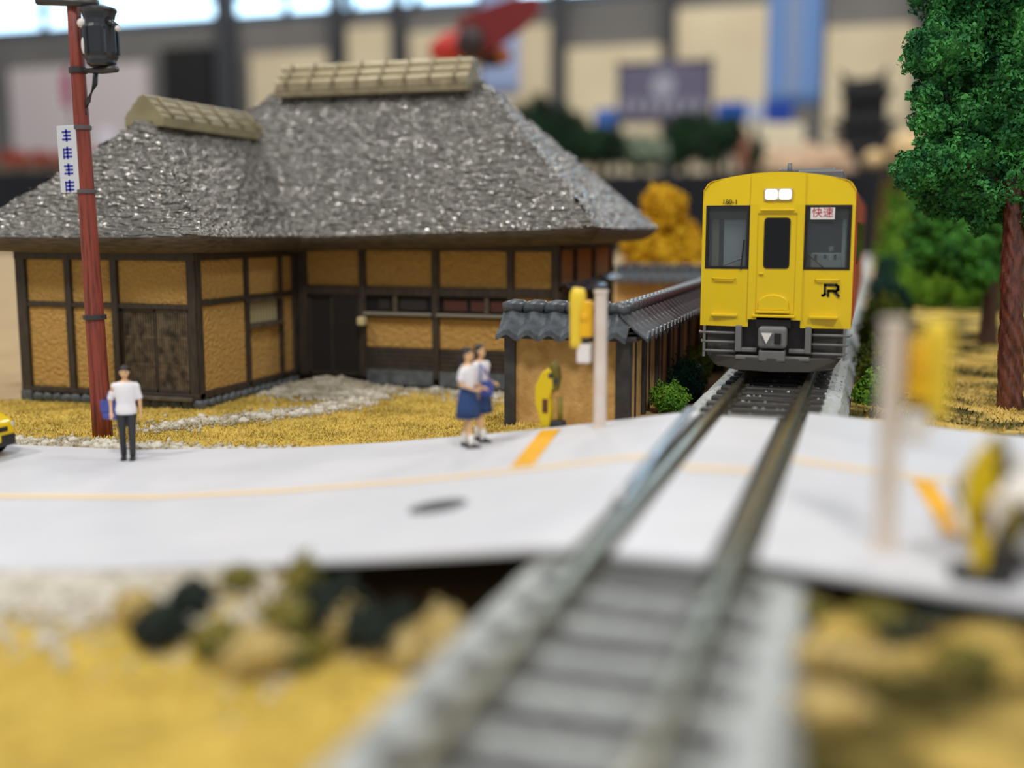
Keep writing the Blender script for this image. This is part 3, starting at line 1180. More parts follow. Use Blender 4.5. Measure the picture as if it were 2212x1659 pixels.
def slab(u0, u1, z0, z1, d=0.0, thick=0.12, topcurve=False, mbx=None, nseg=6):
    t = mbx or front
    for i in range(nseg):
        a, b = u0 + (u1 - u0) * i / nseg, u0 + (u1 - u0) * (i + 1) / nseg
        za, zb_ = (roof_z(a), roof_z(b)) if topcurve else (z1, z1)
        lo = [(a, z0), (b, z0)]
        hi = [(a, za), (b, zb_)]
        p = []
        for (u_, z) in lo:
            p.append((TCX + u_, fy(u_, z) - d, z))
        p += [(TCX + b, fy(b, z0) + thick, z0), (TCX + a, fy(a, z0) + thick, z0)]
        for (u_, z) in hi:
            p.append((TCX + u_, fy(u_, z) - d, z))
        p += [(TCX + b, fy(b, zb_) + thick + 0.1, zb_), (TCX + a, fy(a, za) + thick + 0.1, za)]
        t.hexa(p)


WL, WR, WZ0, WZ1 = (-1.35, -0.52), (0.53, 1.36), 3.40, 4.60
slab(-HW, -0.50, WZ1, 0, topcurve=True, nseg=12)
slab(-HW, WL[0], WZ0, WZ1, nseg=2)
slab(WL[1], -0.49, WZ0, WZ1, nseg=1)
slab(-HW, -0.49, ZB, WZ0)
fp = front.build('front_panel', M_yel, train)
fp['label'] = 'glossy yellow front panel with the car number'
front = MB()
slab(0.51, HW, WZ1, 0, topcurve=True, nseg=12)
slab(WR[1], HW, WZ0, WZ1, nseg=2)
slab(0.50, WR[0], WZ0, WZ1, nseg=1)
slab(0.50, HW, ZB, WZ0)
fp = front.build('front_panel', M_yel, train)
fp['label'] = 'glossy yellow front panel with the black logo'
# centre section, slightly proud, with the gangway door
mb = MB()
slab(-0.50, 0.51, 4.63, 0, d=0.05, topcurve=True, mbx=mb, nseg=8)
slab(-0.50, -0.36, 2.42, 4.63, d=0.05, mbx=mb, nseg=1)
slab(0.38, 0.51, 2.42, 4.63, d=0.05, mbx=mb, nseg=1)
slab(-0.36, 0.38, 4.46, 4.63, d=0.05, mbx=mb, nseg=1)
slab(-0.36, 0.38, 2.42, 2.52, d=0.05, mbx=mb, nseg=1)
mb.build('centre_frame', M_yel, train)
door = MB()
DZ0, DZ1 = 2.52, 4.46
DW = (-0.215, 0.245, 3.42, 4.36)
slab(-0.36, DW[0], DZ0, DZ1, d=0.02, mbx=door, nseg=1)
slab(DW[1], 0.38, DZ0, DZ1, d=0.02, mbx=door, nseg=1)
slab(DW[0], DW[1], DW[3], DZ1, d=0.02, mbx=door, nseg=1)
slab(DW[0], DW[1], DZ0, DW[2], d=0.02, mbx=door, nseg=1)
door = door.build('gangway_door', M_yel, train)


def rrect(u0, u1, z0, z1, r, n=5):
    out = []
    for cx_, cz_, a0 in ((u1 - r, z1 - r, 0), (u0 + r, z1 - r, PI / 2), (u0 + r, z0 + r, PI), (u1 - r, z0 + r, 1.5 * PI)):
        for i in range(n + 1):
            a = a0 + PI / 2 * i / n
            out.append((TCX + cx_ + r * math.cos(a), cz_ + r * math.sin(a)))
    return out


MB().prism(rrect(DW[0] - 0.015, DW[1] + 0.015, DW[2] - 0.015, DW[3] + 0.015, 0.07), 'y', TY - 0.035, TY + 0.05).build('door_gasket', M_gask, door)
MB().prism(rrect(DW[0] + 0.015, DW[1] - 0.015, DW[2] + 0.02, DW[3] - 0.02, 0.06), 'y', TY - 0.042, TY + 0.0).build('door_window', M_dglass, door)
MB().box(TCX - 0.31, TCX - 0.22, TY - 0.06, TY + 0.02, 3.29, 3.32).build('door_handle', M_yel, door, bevel=0.01)
MB().box(TCX - 0.31, TCX + 0.33, TY - 0.09, TY + 0.02, 4.50, 4.54).build('rain_bar', M_yel, train, bevel=0.015)
# rounded cover plate and step at the foot of the door
arc = [(TCX + 0.27, 2.60), (TCX + 0.27, 2.74)] + [(TCX - 0.015 + 0.285 * math.cos(a), 2.74 + 0.17 * math.sin(a)) for a in [PI * i / 12 for i in range(1, 12)]] + [(TCX - 0.30, 2.74), (TCX - 0.30, 2.60)]
MB().prism(arc, 'y', TY - 0.07, TY + 0.02).build('jumper_cover', M_yel, train, bevel=0.02)
MB().box(TCX - 0.33, TCX + 0.30, TY - 0.12, TY + 0.02, 2.55, 2.60).build('cover_step', M_yel, train, bevel=0.012)
MB().box(TCX - 0.40, TCX + 0.40, TY - 0.14, TY + 0.02, 2.47, 2.52).build('cover_step', M_yel, train, bevel=0.012)
for a, b in ((-1.20, -0.76), (0.75, 1.19)):
    MB().tube([(TCX + a, fy(a, 3) - 0.0, 3.20), (TCX + a + 0.02, fy(a, 3) - 0.05, 3.20), (TCX + b - 0.02, fy(b, 3) - 0.05, 3.20), (TCX + b, fy(b, 3), 3.20)], 0.018, 8).build('handrail', M_yel, train, smooth=True)
for a, b in ((-1.21, -0.70), (0.66, 1.19)):
    MB().box(TCX + a, TCX + b, fy(a, 2.5) - 0.09, fy(a, 2.5) + 0.05, 2.46, 2.51).build('front_step', M_yel, train, bevel=0.012)
# windscreens: gasket, glass, cab interior
for (a, b) in (WL, WR):
    mb = MB()
    for (u0, u1, z0, z1) in ((a - 0.01, a + 0.035, WZ0 - 0.01, WZ1 + 0.01), (b - 0.035, b + 0.01, WZ0 - 0.01, WZ1 + 0.01), (a, b, WZ0 - 0.01, WZ0 + 0.035), (a, b, WZ1 - 0.035, WZ1 + 0.01)):
        slab(u0, u1, z0, z1, d=0.012, thick=0.06, mbx=mb, nseg=2)
    ws = mb.build('windscreen_frame', M_gask, train)
    mb = MB()
    slab(a, b, WZ0, WZ1, d=-0.03, thick=0.045, mbx=mb, nseg=1)
    mb.build('windscreen_glass', M_glass, ws)
    mb = MB()
    slab(a + 0.03, b - 0.03, WZ1 - 0.26, WZ1 - 0.02, d=-0.05, thick=0.06, mbx=mb, nseg=1)
    mb.build('sun_band', M_gask, ws)
    # wiper
    s = 1 if a > 0 else -1
    cxw = (a + b) / 2
    wy = fy(cxw, 3.5) - 0.05
    if a < 0:
        MB().tube([(TCX + cxw + 0.28, wy, WZ0 - 0.02), (TCX + cxw + 0.33, wy, WZ0 + 0.55)], 0.016, 6).build('wiper', M_gask, ws)
        MB().tube([(TCX + cxw - 0.05, wy, WZ0 + 0.06), (TCX + cxw + 0.30, wy, WZ0 + 0.20)], 0.014, 6).build('wiper', M_gask, ws)
    else:
        MB().tube([(TCX + cxw - 0.34, wy, WZ0 + 0.28), (TCX + cxw - 0.05, wy, WZ0 + 0.03)], 0.014, 6).build('wiper', M_gask, ws)
# cab interior
MB().box(TCX - 1.30, TCX + 1.30, TY + 1.25, TY + 1.32, 2.6, 5.0).build('cab_bulkhead', M_cabdark, train)
MB().box(TCX - 1.36, TCX + 1.36, TY + 0.15, TY + 1.3, 2.6, 3.30).build('cab_floor', M_cabdark, train)
MB().box(TCX - 1.04, TCX - 0.60, TY + 0.32, TY + 0.5, 3.30, 4.36).build('cab_locker', M_cabin, train, bevel=0.03)
MB().box(TCX - 1.28, TCX - 1.14, TY + 0.4, TY + 0.5, 3.30, 4.42).build('cab_pillar', M_creambar, train, bevel=0.02)
MB().box(TCX + 0.62, TCX + 1.26, TY + 0.35, TY + 0.75, 3.30, 3.72).build('control_desk', M_cabin, train, bevel=0.05)
for k in range(6):
    MB().box(TCX + 0.70 + 0.09 * k, TCX + 0.75 + 0.09 * k, TY + 0.30, TY + 0.36, 3.56 + 0.02 * (k % 3), 3.68).build('desk_lever', M_white if k % 2 else M_cabdark, train, bevel=0.008)
MB().ball((TCX + 1.0, TY + 0.55, 3.80), 0.06, 10, 7).build('brake_knob', M_white, train, smooth=True)
MB().box(TCX + 1.20, TCX + 1.28, TY + 0.3, TY + 0.4, 3.3, 4.4).build('cab_pillar', M_cabin, train, bevel=0.02)
# destination sign behind the glass
sg = MB().box(TCX + 0.62, TCX + 1.06, fy(0.8, 4.5) - 0.005, fy(0.8, 4.5) + 0.015, 4.34, 4.56).build('destination_sign', M_white, train)
sg.location.y -= 0.022
text_mesh('快速', 0.20, M_redink, sg, (TCX + 0.84, fy(0.8, 4.5) - 0.031, 4.455), extrude=0.002)
# headlamps
hl = MB().box(TCX - 0.25, TCX + 0.28, TY - 0.075, TY + 0.05, 4.695, 4.925).build('headlamp_case', mat('lamp_case_grey', (186, 180, 150), 0.4), train, bevel=0.015)
for u0, u1 in ((-0.225, 0.0), (0.035, 0.255)):
    MB().prism(rrect(u0, u1, 4.715, 4.905, 0.05), 'y', TY - 0.09, TY - 0.04).build('headlamp', M_lamp, hl)
# number and logo
text_mesh('180-1', 0.13, M_ink, train, (TCX - 0.90, fy(-0.66, 4.68) - 0.004, 4.675))


def strokes(name, lines, w, m, parent, ox, oz, y, sc):
    mb = MB()
    for ln in lines:
        for (x0, z0), (x1, z1) in zip(ln[:-1], ln[1:]):
            d = Vector((x1 - x0, z1 - z0))
            d.normalize()
            nrm = Vector((-d.y, d.x)) * (w / 2)
            e = d * (w / 2)
            pl = [(x0 - e.x + nrm.x, z0 - e.y + nrm.y), (x0 - e.x - nrm.x, z0 - e.y - nrm.y), (x1 + e.x - nrm.x, z1 + e.y - nrm.y), (x1 + e.x + nrm.x, z1 + e.y + nrm.y)]
            mb.prism([(ox + a * sc, oz + b * sc) for a, b in pl], 'y', y, y + 0.012)
    return mb.build(name, m, parent)


lg = strokes('railway_logo', [
    [(0.00, 0.42), (0.00, 0.16), (0.14, 0.08), (0.62, 0.08), (0.74, 0.18), (0.74, 0.92), (1.62, 0.92), (1.76, 0.80), (1.76, 0.58), (1.62, 0.46), (1.06, 0.46)],
    [(1.06, 0.46), (1.40, 0.46), (1.82, 0.06)],
    [(1.00, 0.46), (1.00, 0.06)]], 0.20, M_ink, train, TCX + 0.76, 2.885, fy(0.95, 3) - 0.008, 0.235)
lg['label'] = 'black JR lettering'

# underframe
MB().box(TCX - 1.25, TCX + 1.25, TY + 0.6, TY + TL - 0.6, 1.75, 2.28).build('underfloor_box', M_under, train, bevel=0.04)
MB().box(TCX - 0.33, TCX + 0.33, TY - 0.05, TY + 0.5, 2.27, 2.47).build('coupler_pocket', M_gask, train)
MB().box(TCX - 0.62, TCX + 0.62, TY + 0.12, TY + 0.6, 1.7, 2.42).build('coupler_recess', M_gask, train)
cp = MB().box(TCX - 0.27, TCX + 0.27, TY - 0.28, TY + 0.1, 1.88, 2.30).build('coupler', M_under2, train, bevel=0.07, seg=3)
MB().prism([(TCX - 0.20, 2.18), (TCX - 0.10, 1.98), (TCX + 0.0, 2.18)], 'y', TY - 0.33, TY - 0.26).build('coupler_cone', M_white, cp)
MB().box(TCX + 0.05, TCX + 0.17, TY - 0.31, TY - 0.26, 1.98, 2.18).build('coupler_hole', M_gask, cp)
MB().box(TCX - 0.25, TCX + 0.25, TY - 0.22, TY + 0.1, 1.62, 1.84).build('coupler_support', M_under2, train, bevel=0.03)
for s in (-1, 1):
    MB().box(TCX + s * 0.66 - 0.06, TCX + s * 0.66 + 0.06, TY - 0.08, TY + 0.2, 1.78, 2.30).build('side_bracket', M_under2, train, bevel=0.02)
    MB().box(TCX + s * 0.50 - 0.2, TCX + s * 0.50 + 0.2, TY - 0.06, TY + 0.15, 1.78, 1.86).build('cross_bracket', M_under2, train, bevel=0.02)
    MB().box(TCX + s * 1.02 - 0.28, TCX + s * 1.02 + 0.28, TY + 0.25, TY + 0.5, 1.7, 2.27).build('hose_panel', M_under, train)
    for k, z in enumerate((2.14, 1.96, 1.78)):
        x0, x1 = TCX + s * 0.70, TCX + s * (1.42 - 0.04 * k)
        MB().tube([(x0, TY + 0.0, z), (x1, TY + 0.0, z), (x1 + s * 0.02, TY + 0.2, z)], 0.028, 8).build('skirt_bar', M_under2, train, smooth=True)
    MB().box(TCX + s * 1.33 - 0.025, TCX + s * 1.33 + 0.025, TY - 0.02, TY + 0.06, 1.66, 2.27).build('skirt_upright', M_under2, train)
pl = [(TCX - 1.30, TY + 0.1), (TCX - 0.70, TY - 0.12), (TCX, TY - 0.24), (TCX + 0.70, TY - 0.12), (TCX + 1.30, TY + 0.1), (TCX + 1.1, TY + 0.4), (TCX - 1.1, TY + 0.4)]
mb = MB()
bot = [(x, y + 0.03, 1.42) for x, y in pl]
for i in (0, 4):
    bot[i] = (TCX + (bot[i][0] - TCX) * 0.88, bot[i][1], 1.50)
mb.loft([bot, [(x, y, 1.70) for x, y in pl]])
mb.build('snow_plough', M_under, train, bevel=0.02)
MB().box(TCX - 0.70, TCX + 0.70, TY - 0.15, TY + 0.1, 1.64, 1.72).build('plough_shelf', M_under2, train, bevel=0.02)
for yb in (TY + 2.6, TY + TL - 2.6):
    bg = MB().box(TCX - 0.95, TCX + 0.95, yb - 1.4, yb + 1.4, 1.55, 1.85).build('bogie', M_under, train, bevel=0.05)
    for q in (-1.0, 1.0):
        for s in (-1, 1):
            MB().lathe((TCX + s * 0.62, yb + q, RAILZ + 0.40), [(0.08, -0.06), (0.41, -0.05), (0.41, 0.05), (0.08, 0.06)], 20, 'x').build('wheel', M_under2, bg, smooth=False)
# side windows and doors
for s in (-1, 1):
    for k in range(7):
        y0 = TY + 3.3 + 2.1 * k
        MB().box(TCX + s * (HW + 0.006) - 0.01, TCX + s * (HW + 0.006) + 0.01, y0, y0 + 1.4, 3.4, 4.3).build('side_window', M_dglass, shell)
    for y0 in (TY + 1.7, TY + 18.0):
        MB().box(TCX + s * (HW + 0.006) - 0.008, TCX + s * (HW + 0.006) + 0.008, y0, y0 + 1.0, 2.4, 4.3).build('side_door', M_red, shell)

# ---------------------------------------------------------------- utility pole
M_pole = mat('red_brown_pole', (142, 62, 48), 0.5, col2=(84, 38, 32), vscale=3, vlo=0.45, vhi=0.68, stretch=(6, 6, 0.35), bump=0.3, bscale=6, bstretch=(4, 4, 0.3))
M_iron = mat('dark_iron', (48, 48, 52), 0.42, col2=(64, 62, 60), vscale=3)
M_trafo = mat('transformer_black', (44, 47, 54), 0.3, spec=0.6)
M_band = mat('grey_band', (92, 84, 88), 0.5)
M_signw = mat('pole_sign', (206, 210, 216), 0.5)
M_blue_ink = mat('blue_print', (66, 70, 176), 0.5)
PX, PY = -14.59, 18.39
pole = thing('utility_pole', (PX, PY, 0.0), 'tall red-brown utility pole with a black transformer standing in the gravel by the farmhouse', 'utility pole')
rings = []
for z, r in ((-0.1, 0.20), (0.8, 0.195), (2.4, 0.185), (5.0, 0.16), (7.2, 0.14), (9.6, 0.115)):
    rings.append([(PX + r * math.cos(2 * PI * k / 14), PY + r * math.sin(2 * PI * k / 14), z) for k in range(14)])
MB().loft(rings).build('shaft', M_pole, pole, smooth=True)
for z, r, h, m in ((2.43, 0.225, 0.10, M_iron), (4.88, 0.19, 0.09, M_band), (6.10, 0.18, 0.09, M_band), (7.18, 0.175, 0.12, M_iron)):
    MB().lathe((PX, PY, z - h / 2), [(r - 0.03, 0), (r, 0.01), (r, h - 0.01), (r - 0.03, h)], 18).build('pole_band', m, pole, smooth=False)
# transformer bracket, transformer, brace
MB().tube([(PX + 0.05, PY - 0.02, 7.17), (PX + 0.55, PY - 0.02, 7.15), (PX + 0.88, PY - 0.02, 7.16)], [0.05, 0.10, 0.10], 10, flat=0.7).build('transformer_bracket', M_iron, pole, smooth=True)
MB().tube([(PX + 0.10, PY - 0.02, 6.35), (PX + 0.20, PY - 0.02, 6.60), (PX + 0.38, PY - 0.02, 6.90), (PX + 0.42, PY - 0.02, 7.12)], 0.05, 8).build('bracket_brace', M_iron, pole, smooth=True)
tx = PX + 0.57
tr = MB().lathe((tx, PY - 0.02, 7.22), [(0.22, 0.0), (0.27, 0.05), (0.27, 0.10), (0.31, 0.16), (0.33, 0.24), (0.33, 0.70), (0.29, 0.76), (0.28, 0.85), (0.31, 0.97), (0.34, 1.02), (0.33, 1.06), (0.12, 1.12)], 20).build('transformer', M_trafo, pole, smooth=False)
for k in range(6):
    a = 2 * PI * (k + 0.3) / 6
    MB().box(tx + 0.33 * math.cos(a) - 0.03, tx + 0.33 * math.cos(a) + 0.03, PY + 0.33 * math.sin(a) - 0.05, PY + 0.33 * math.sin(a) + 0.01, 7.42, 7.92).build('cooling_rib', M_trafo, tr, bevel=0.01)
MB().tube([(tx + 0.24, PY - 0.1, 8.05), (tx + 0.46, PY - 0.12, 7.9)], [0.07, 0.05], 8).build('bushing', M_trafo, tr, smooth=True)
MB().ball((tx + 0.48, PY - 0.12, 7.87), 0.055, 10, 7).build('bushing_cap', M_white, tr, smooth=True)
MB().ball((tx - 0.22, PY - 0.24, 8.0), (0.10, 0.07, 0.09), 10, 7).build('bushing_cap', M_white, tr, smooth=True)
MB().ball((tx - 0.18, PY - 0.28, 7.58), (0.05, 0.04, 0.16), 10, 7).build('gauge', M_white, tr, smooth=True)
# crossarm and insulators
ca = MB().tube([(PX - 0.72, PY - 0.12, 8.50), (PX + 0.0, PY - 0.14, 8.42), (PX + 0.62, PY - 0.12, 8.36)], 0.075, 8).build('crossarm', M_iron, pole, smooth=True)
for u_ in (0.30, 0.52, -0.60):
    MB().lathe((PX + u_, PY - 0.12, 8.42), [(0.05, 0), (0.05, 0.1), (0.09, 0.13), (0.05, 0.18), (0.09, 0.22), (0.04, 0.30)], 12).build('insulator', M_white if u_ > 0 else M_iron, ca, smooth=True)
ca = MB().tube([(PX - 0.85, PY - 0.12, 9.3), (PX + 0.85, PY - 0.12, 9.3)], 0.07, 8).build('crossarm', M_iron, pole, smooth=True)
# strapped advertising plate with small blue characters (illegible in the photo)
sp_ = MB().box(PX - 0.46, PX - 0.02, PY - 0.17, PY - 0.14, 4.86, 6.14).build('sign_plate', M_signw, pole, bevel=0.01)
for k, zc in enumerate((5.95, 5.62, 5.30, 4.99)):
    mb = MB()
    w = 0.10
    for j in range(3):
        mb.box(PX - 0.235 - w + 0.03 * (j == 1), PX - 0.235 + w, PY - 0.178, PY - 0.17, zc + 0.07 * (j - 1) - 0.015, zc + 0.07 * (j - 1) + 0.017)
    mb.box(PX - 0.255, PX - 0.215, PY - 0.178, PY - 0.17, zc - 0.11, zc + 0.12)
    if k % 2:
        mb.box(PX - 0.335, PX - 0.31, PY - 0.178, PY - 0.17, zc - 0.11, zc + 0.09)
    mb.build('sign_character', M_blue_ink, sp_)

pole.rotation_euler = (0, -0.018, 0)

# ---------------------------------------------------------------- level crossing posts
M_post = mat('white_post', (226, 214, 204), 0.5, col2=(212, 196, 182), vscale=1.5)
M_sigyel = mat('signal_yellow', (240, 186, 16), 0.45)
M_sigyel2 = mat('signal_pale_yellow', (240, 206, 56), 0.45)
M_barr_yel = mat('barrier_yellow', (222, 190, 10), 0.45)


def crossing_post(x, y, zb, h, s, r, label):
    """s = side on which the lamp unit hangs (-1 left, +1 right)"""
    t = thing('crossing_signal_post', (x, y, zb), label, 'signal post', 'level crossing signal posts')
    MB().lathe((x, y, zb - 0.12), [(r * 1.05, 0), (r, 0.2), (r * 0.95, h + 0.06), (r * 1.12, h + 0.07), (r * 1.12, h + 0.12)], 16).build('post', M_post, t, smooth=False)
    bx_ = x + s * (r + 0.14)
    lu = MB().tube([(bx_, y, zb + h * 0.66), (bx_, y, zb + h * 0.92)], [0.15, 0.14], 12, flat=0.8).build('lamp_unit', M_sigyel, t, smooth=False, bevel=0.03)
    px_ = x + s * (r + 0.30)
    bm_pts = [(zb + h * 0.58, 0.085), (zb + h * 0.62, 0.10), (zb + h * 0.84, 0.115), (zb + h * 0.90, 0.13), (zb + h * 0.97, 0.13), (zb + h * 1.01, 0.09)]
    MB().tube([(px_ + 0.02 * i * -s * 0.5, y - 0.05, z) for i, (z, q) in enumerate(bm_pts)], [q for z, q in bm_pts], 10).build('side_plate', M_sigyel2, lu, smooth=True)
    MB().lathe((bx_, y - 0.16, zb + h * 0.80), [(0.02, 0.02), (0.07, 0.015), (0.08, 0.05)], 14, 'y').build('lamp_lens', mat('amber_lens', (236, 176, 14), 0.25), lu, smooth=True)
    MB().box(bx_ - 0.05, bx_ + 0.05, y - 0.07, y + 0.07, zb + h * 0.60, zb + h * 0.67).build('hanger', M_iron, t)
    MB().box(bx_ - 0.13, bx_ + 0.09, y - 0.10, y + 0.10, zb + h * 0.47, zb + h * 0.61).build('control_box', M_white, t, bevel=0.025)
    MB().lathe((x, y, zb - 0.02), [(r * 1.25, 0), (r * 1.2, 0.05), (r * 1.0, 0.06)], 16).build('post_base', M_post, t)
    return t


crossing_post(-4.12, 17.4, road_z(-4.12), 2.24, -1, 0.105, 'white crossing post with yellow lamp unit standing before the tiled garden wall')
crossing_post(0.22, 11.0, road_z(0.22), 2.22, 1, 0.115, 'white crossing post with yellow lamp unit standing beside the white car')


# barrier machines: hunched yellow body with black bands
def barrier_machine(x, y, zb, s, label, base_m, q=0.85):
    t = thing('barrier_machine', (x, y, zb), label, 'barrier machine', 'level crossing barrier machines')
    MB().box(x - 0.22, x + 0.22, y - 0.18, y + 0.18, zb - 0.22, zb + 0.12).build('base_block', base_m, t, bevel=0.03)
    pr = [(-0.05, 0.10), (0.10, 0.10), (0.14, 0.45), (0.10, 0.62), (0.18, 0.80), (0.20, 0.98), (0.10, 1.10), (-0.06, 1.02), (-0.20, 0.80), (-0.20, 0.55), (-0.12, 0.35)]
    b = MB().prism([(x + s * a * q, zb + 1.15 * z) for a, z in pr], 'y', y - 0.13, y + 0.13).build('machine_body', M_barr_yel, t, bevel=0.035)
    pr = [(0.06, 0.86), (0.12, 0.72), (0.24, 0.74), (0.30, 0.92), (0.27, 1.10), (0.16, 1.18), (0.08, 1.12)]
    MB().prism([(x + s * a * q, zb + 1.15 * z) for a, z in pr], 'y', y - 0.11, y + 0.11).build('machine_head', mat('barrier_olive', (112, 100, 24), 0.5), t, bevel=0.03)
    for a, z in ((0.12, 0.98), (0.20, 0.90)):
        MB().lathe((x + s * a, y - 0.12, zb + 1.15 * z), [(0.02, -0.02), (0.05, -0.02), (0.05, 0.02)], 12, 'y').build('dial', M_iron, t)
    MB().box(x + s * 0.02 - 0.045, x + s * 0.02 + 0.045, y - 0.15, y - 0.1, zb + 0.48, zb + 0.72).build('dark_hatch', M_redboard, t, bevel=0.01)
    MB().tube([(x + s * 0.26, y - 0.06, zb + 0.75), (x + s * 0.27, y - 0.06, zb + 0.36)], 0.05, 8).build('weight_arm', mat('barrier_olive2', (140, 124, 40), 0.5), t, smooth=True)
    MB().box(x + s * 0.22 - 0.12, x + s * 0.22 + 0.12, y - 0.12, y + 0.12, zb + 0.02, zb + 0.34).build('counterweight', base_m, t, bevel=0.03)
    return t


barrier_machine(-5.26, 18.2, 0.56, 1, 'yellow and black crossing barrier machine in front of the tiled garden wall', mat('machine_base_dark', (54, 54, 58), 0.6))
barrier_machine(1.0, 10.42, road_z(0.98) + 0.0, 1, 'yellow crossing barrier machine on a dark base before the white car', mat('machine_base_black', (46, 44, 42), 0.6), 0.72)


# ---------------------------------------------------------------- cars
def car(loc, rz, body_m, lower_m, label, plate_m, L=3.4, W=1.48, Ht=1.48, wr=0.27):
    t = thing('car', loc, label, 'car')
    # local: front at +x, centre of the front bumper at x=0
    sec = []   # (x, half width, z bottom, z top)
    for x, hw, z0, z1 in ((0.0, 0.56, 0.30, 0.58), (-0.06, 0.66, 0.22, 0.68), (-0.35, 0.72, 0.18, 0.78), (-0.75, W / 2, 0.18, 0.86),
                          (-1.2, W / 2, 0.18, 0.92), (-2.6, W / 2, 0.18, 0.94), (-3.15, W / 2 - 0.02, 0.20, 0.92), (-L, W / 2 - 0.10, 0.28, 0.84)):
        r = 0.13
        ring = []
        for cy, cz, a0 in ((hw - r, z1 - r, 0), (-hw + r, z1 - r, PI / 2), (-hw + r, z0 + r, PI), (hw - r, z0 + r, 1.5 * PI)):
            for i in range(5):
                a = a0 + PI / 2 * i / 4
                ring.append((x, cy + r * math.cos(a), cz + r * math.sin(a)))
        sec.append(ring)
    MB().loft(sec).build('body', body_m, t, local=True, smooth=True)
    cab = []
    for z, xf, xb, hw in ((0.88, -0.92, -L + 0.10, W / 2 - 0.03), (1.18, -1.22, -L + 0.18, W / 2 - 0.10), (Ht - 0.08, -1.55, -L + 0.28, W / 2 - 0.17), (Ht, -1.75, -L + 0.45, W / 2 - 0.28)):
        r = 0.12
        ring = []
        for cx_, cy, a0 in ((xf - r, hw - r, 0), (xb + r, hw - r, PI / 2), (xb + r, -hw + r, PI), (xf - r, -hw + r, 1.5 * PI)):
            for i in range(4):
                a = a0 + PI / 2 * i / 3
                ring.append((cx_ + r * math.cos(a), cy + r * math.sin(a), z))
        cab.append(ring)
    MB().loft(cab).build('cabin', body_m, t, local=True, smooth=True)
    gl = mat('car_glass', (96, 118, 134), 0.08)
    hwz = lambda z: (W / 2 - 0.03) - (z - 0.88) / 0.3 * 0.07
    MB().hexa([(-0.96, -0.58, 0.92), (-0.96, 0.58, 0.92), (-1.0, 0.58, 0.92), (-1.0, -0.58, 0.92),
               (-1.50, -0.50, 1.37), (-1.50, 0.50, 1.37), (-1.54, 0.50, 1.37), (-1.54, -0.50, 1.37)]).build('windscreen', gl, t, local=True, bevel=0.012)
    for s in (-1, 1):
        for a, b, c_, d in ((-1.30, -2.05, -1.62, -2.05), (-2.15, -3.05, -2.15, -2.95)):
            y0, y1 = s * (hwz(0.94) + 0.005), s * (hwz(1.34) + 0.025)
            MB().hexa([(a, y0 - 0.02 * s, 0.95), (b, y0 - 0.02 * s, 0.95), (b, y0 + 0.006 * s, 0.95), (a, y0 + 0.006 * s, 0.95),
                       (c_, y1 - 0.02 * s, 1.34), (d, y1 - 0.02 * s, 1.34), (d, y1 + 0.006 * s, 1.34), (c_, y1 + 0.006 * s, 1.34)]).build('side_window', gl, t, local=True)
        for x in (-0.62, -L + 0.62):
            MB().lathe((x, s * (W / 2 - 0.02), wr + 0.02), [(0.05, -0.035 * s), (wr + 0.06, -0.03 * s), (wr + 0.06, 0.026 * s), (0.05, 0.028 * s)], 24, 'y').build('wheel_arch', mat('arch_black', (20, 20, 22), 0.8), t, local=True)
            w = MB().lathe((x, s * (W / 2 - 0.05), wr), [(0.10, -0.09), (wr - 0.03, -0.10), (wr, -0.06), (wr, 0.06), (wr - 0.03, 0.10), (0.10, 0.09)], 24, 'y').build('wheel', mat('tyre', (26, 26, 28), 0.7), t, local=True)
            MB().lathe((x, s * (W / 2 + 0.045), wr), [(0.03, 0.012 * s), (0.16, 0.008 * s), (0.17, -0.03 * s)], 20, 'y').build('hub_cap', mat('hub_cap', (176, 176, 176), 0.35), w, local=True)
        MB().ball((-0.10, s * 0.56, 0.56), (0.09, 0.12, 0.09), 12, 8).build('headlamp', mat('car_headlamp', (210, 206, 202), 0.15), t, local=True, smooth=True)
        MB().ball((-1.15, s * (W / 2 + 0.05), 0.98), (0.07, 0.09, 0.06), 10, 7).build('door_mirror', body_m, t, local=True, smooth=True)
    MB().box(-0.10, 0.03, -0.60, 0.60, 0.20, 0.42).build('bumper', lower_m, t, local=True, bevel=0.05)
    MB().box(0.02, 0.045, -0.20, 0.20, 0.30, 0.42).build('number_plate', plate_m, t, local=True)
    MB().box(-0.05, 0.012, -0.42, 0.42, 0.47, 0.56).build('grille', mat('grille_black', (24, 24, 26), 0.5), t, local=True, bevel=0.01)
    t.rotation_euler = (0, 0, rz)
    return t


M_carw = mat('car_white', (232, 226, 222), 0.3, coat=0.3)
M_cary = mat('car_yellow', (238, 200, 6), 0.3, coat=0.3)
M_carblk = mat('car_black_trim', (30, 30, 32), 0.45)
M_plate_y = mat('yellow_plate', (236, 214, 20), 0.5)
car((-14.78, 15.62, road_z(-15) + 0.0), 0, M_cary, M_carblk, 'yellow car with black bumper on the road by the farmhouse', M_plate_y)
cw = car((0.90, 11.72, road_z(1.4) + 0.02), PI + 0.02, M_carw, M_carw, 'white car waiting on the road at the level crossing', M_white, Ht=1.52)
cw.rotation_euler = (0, -0.04, PI + 0.02)

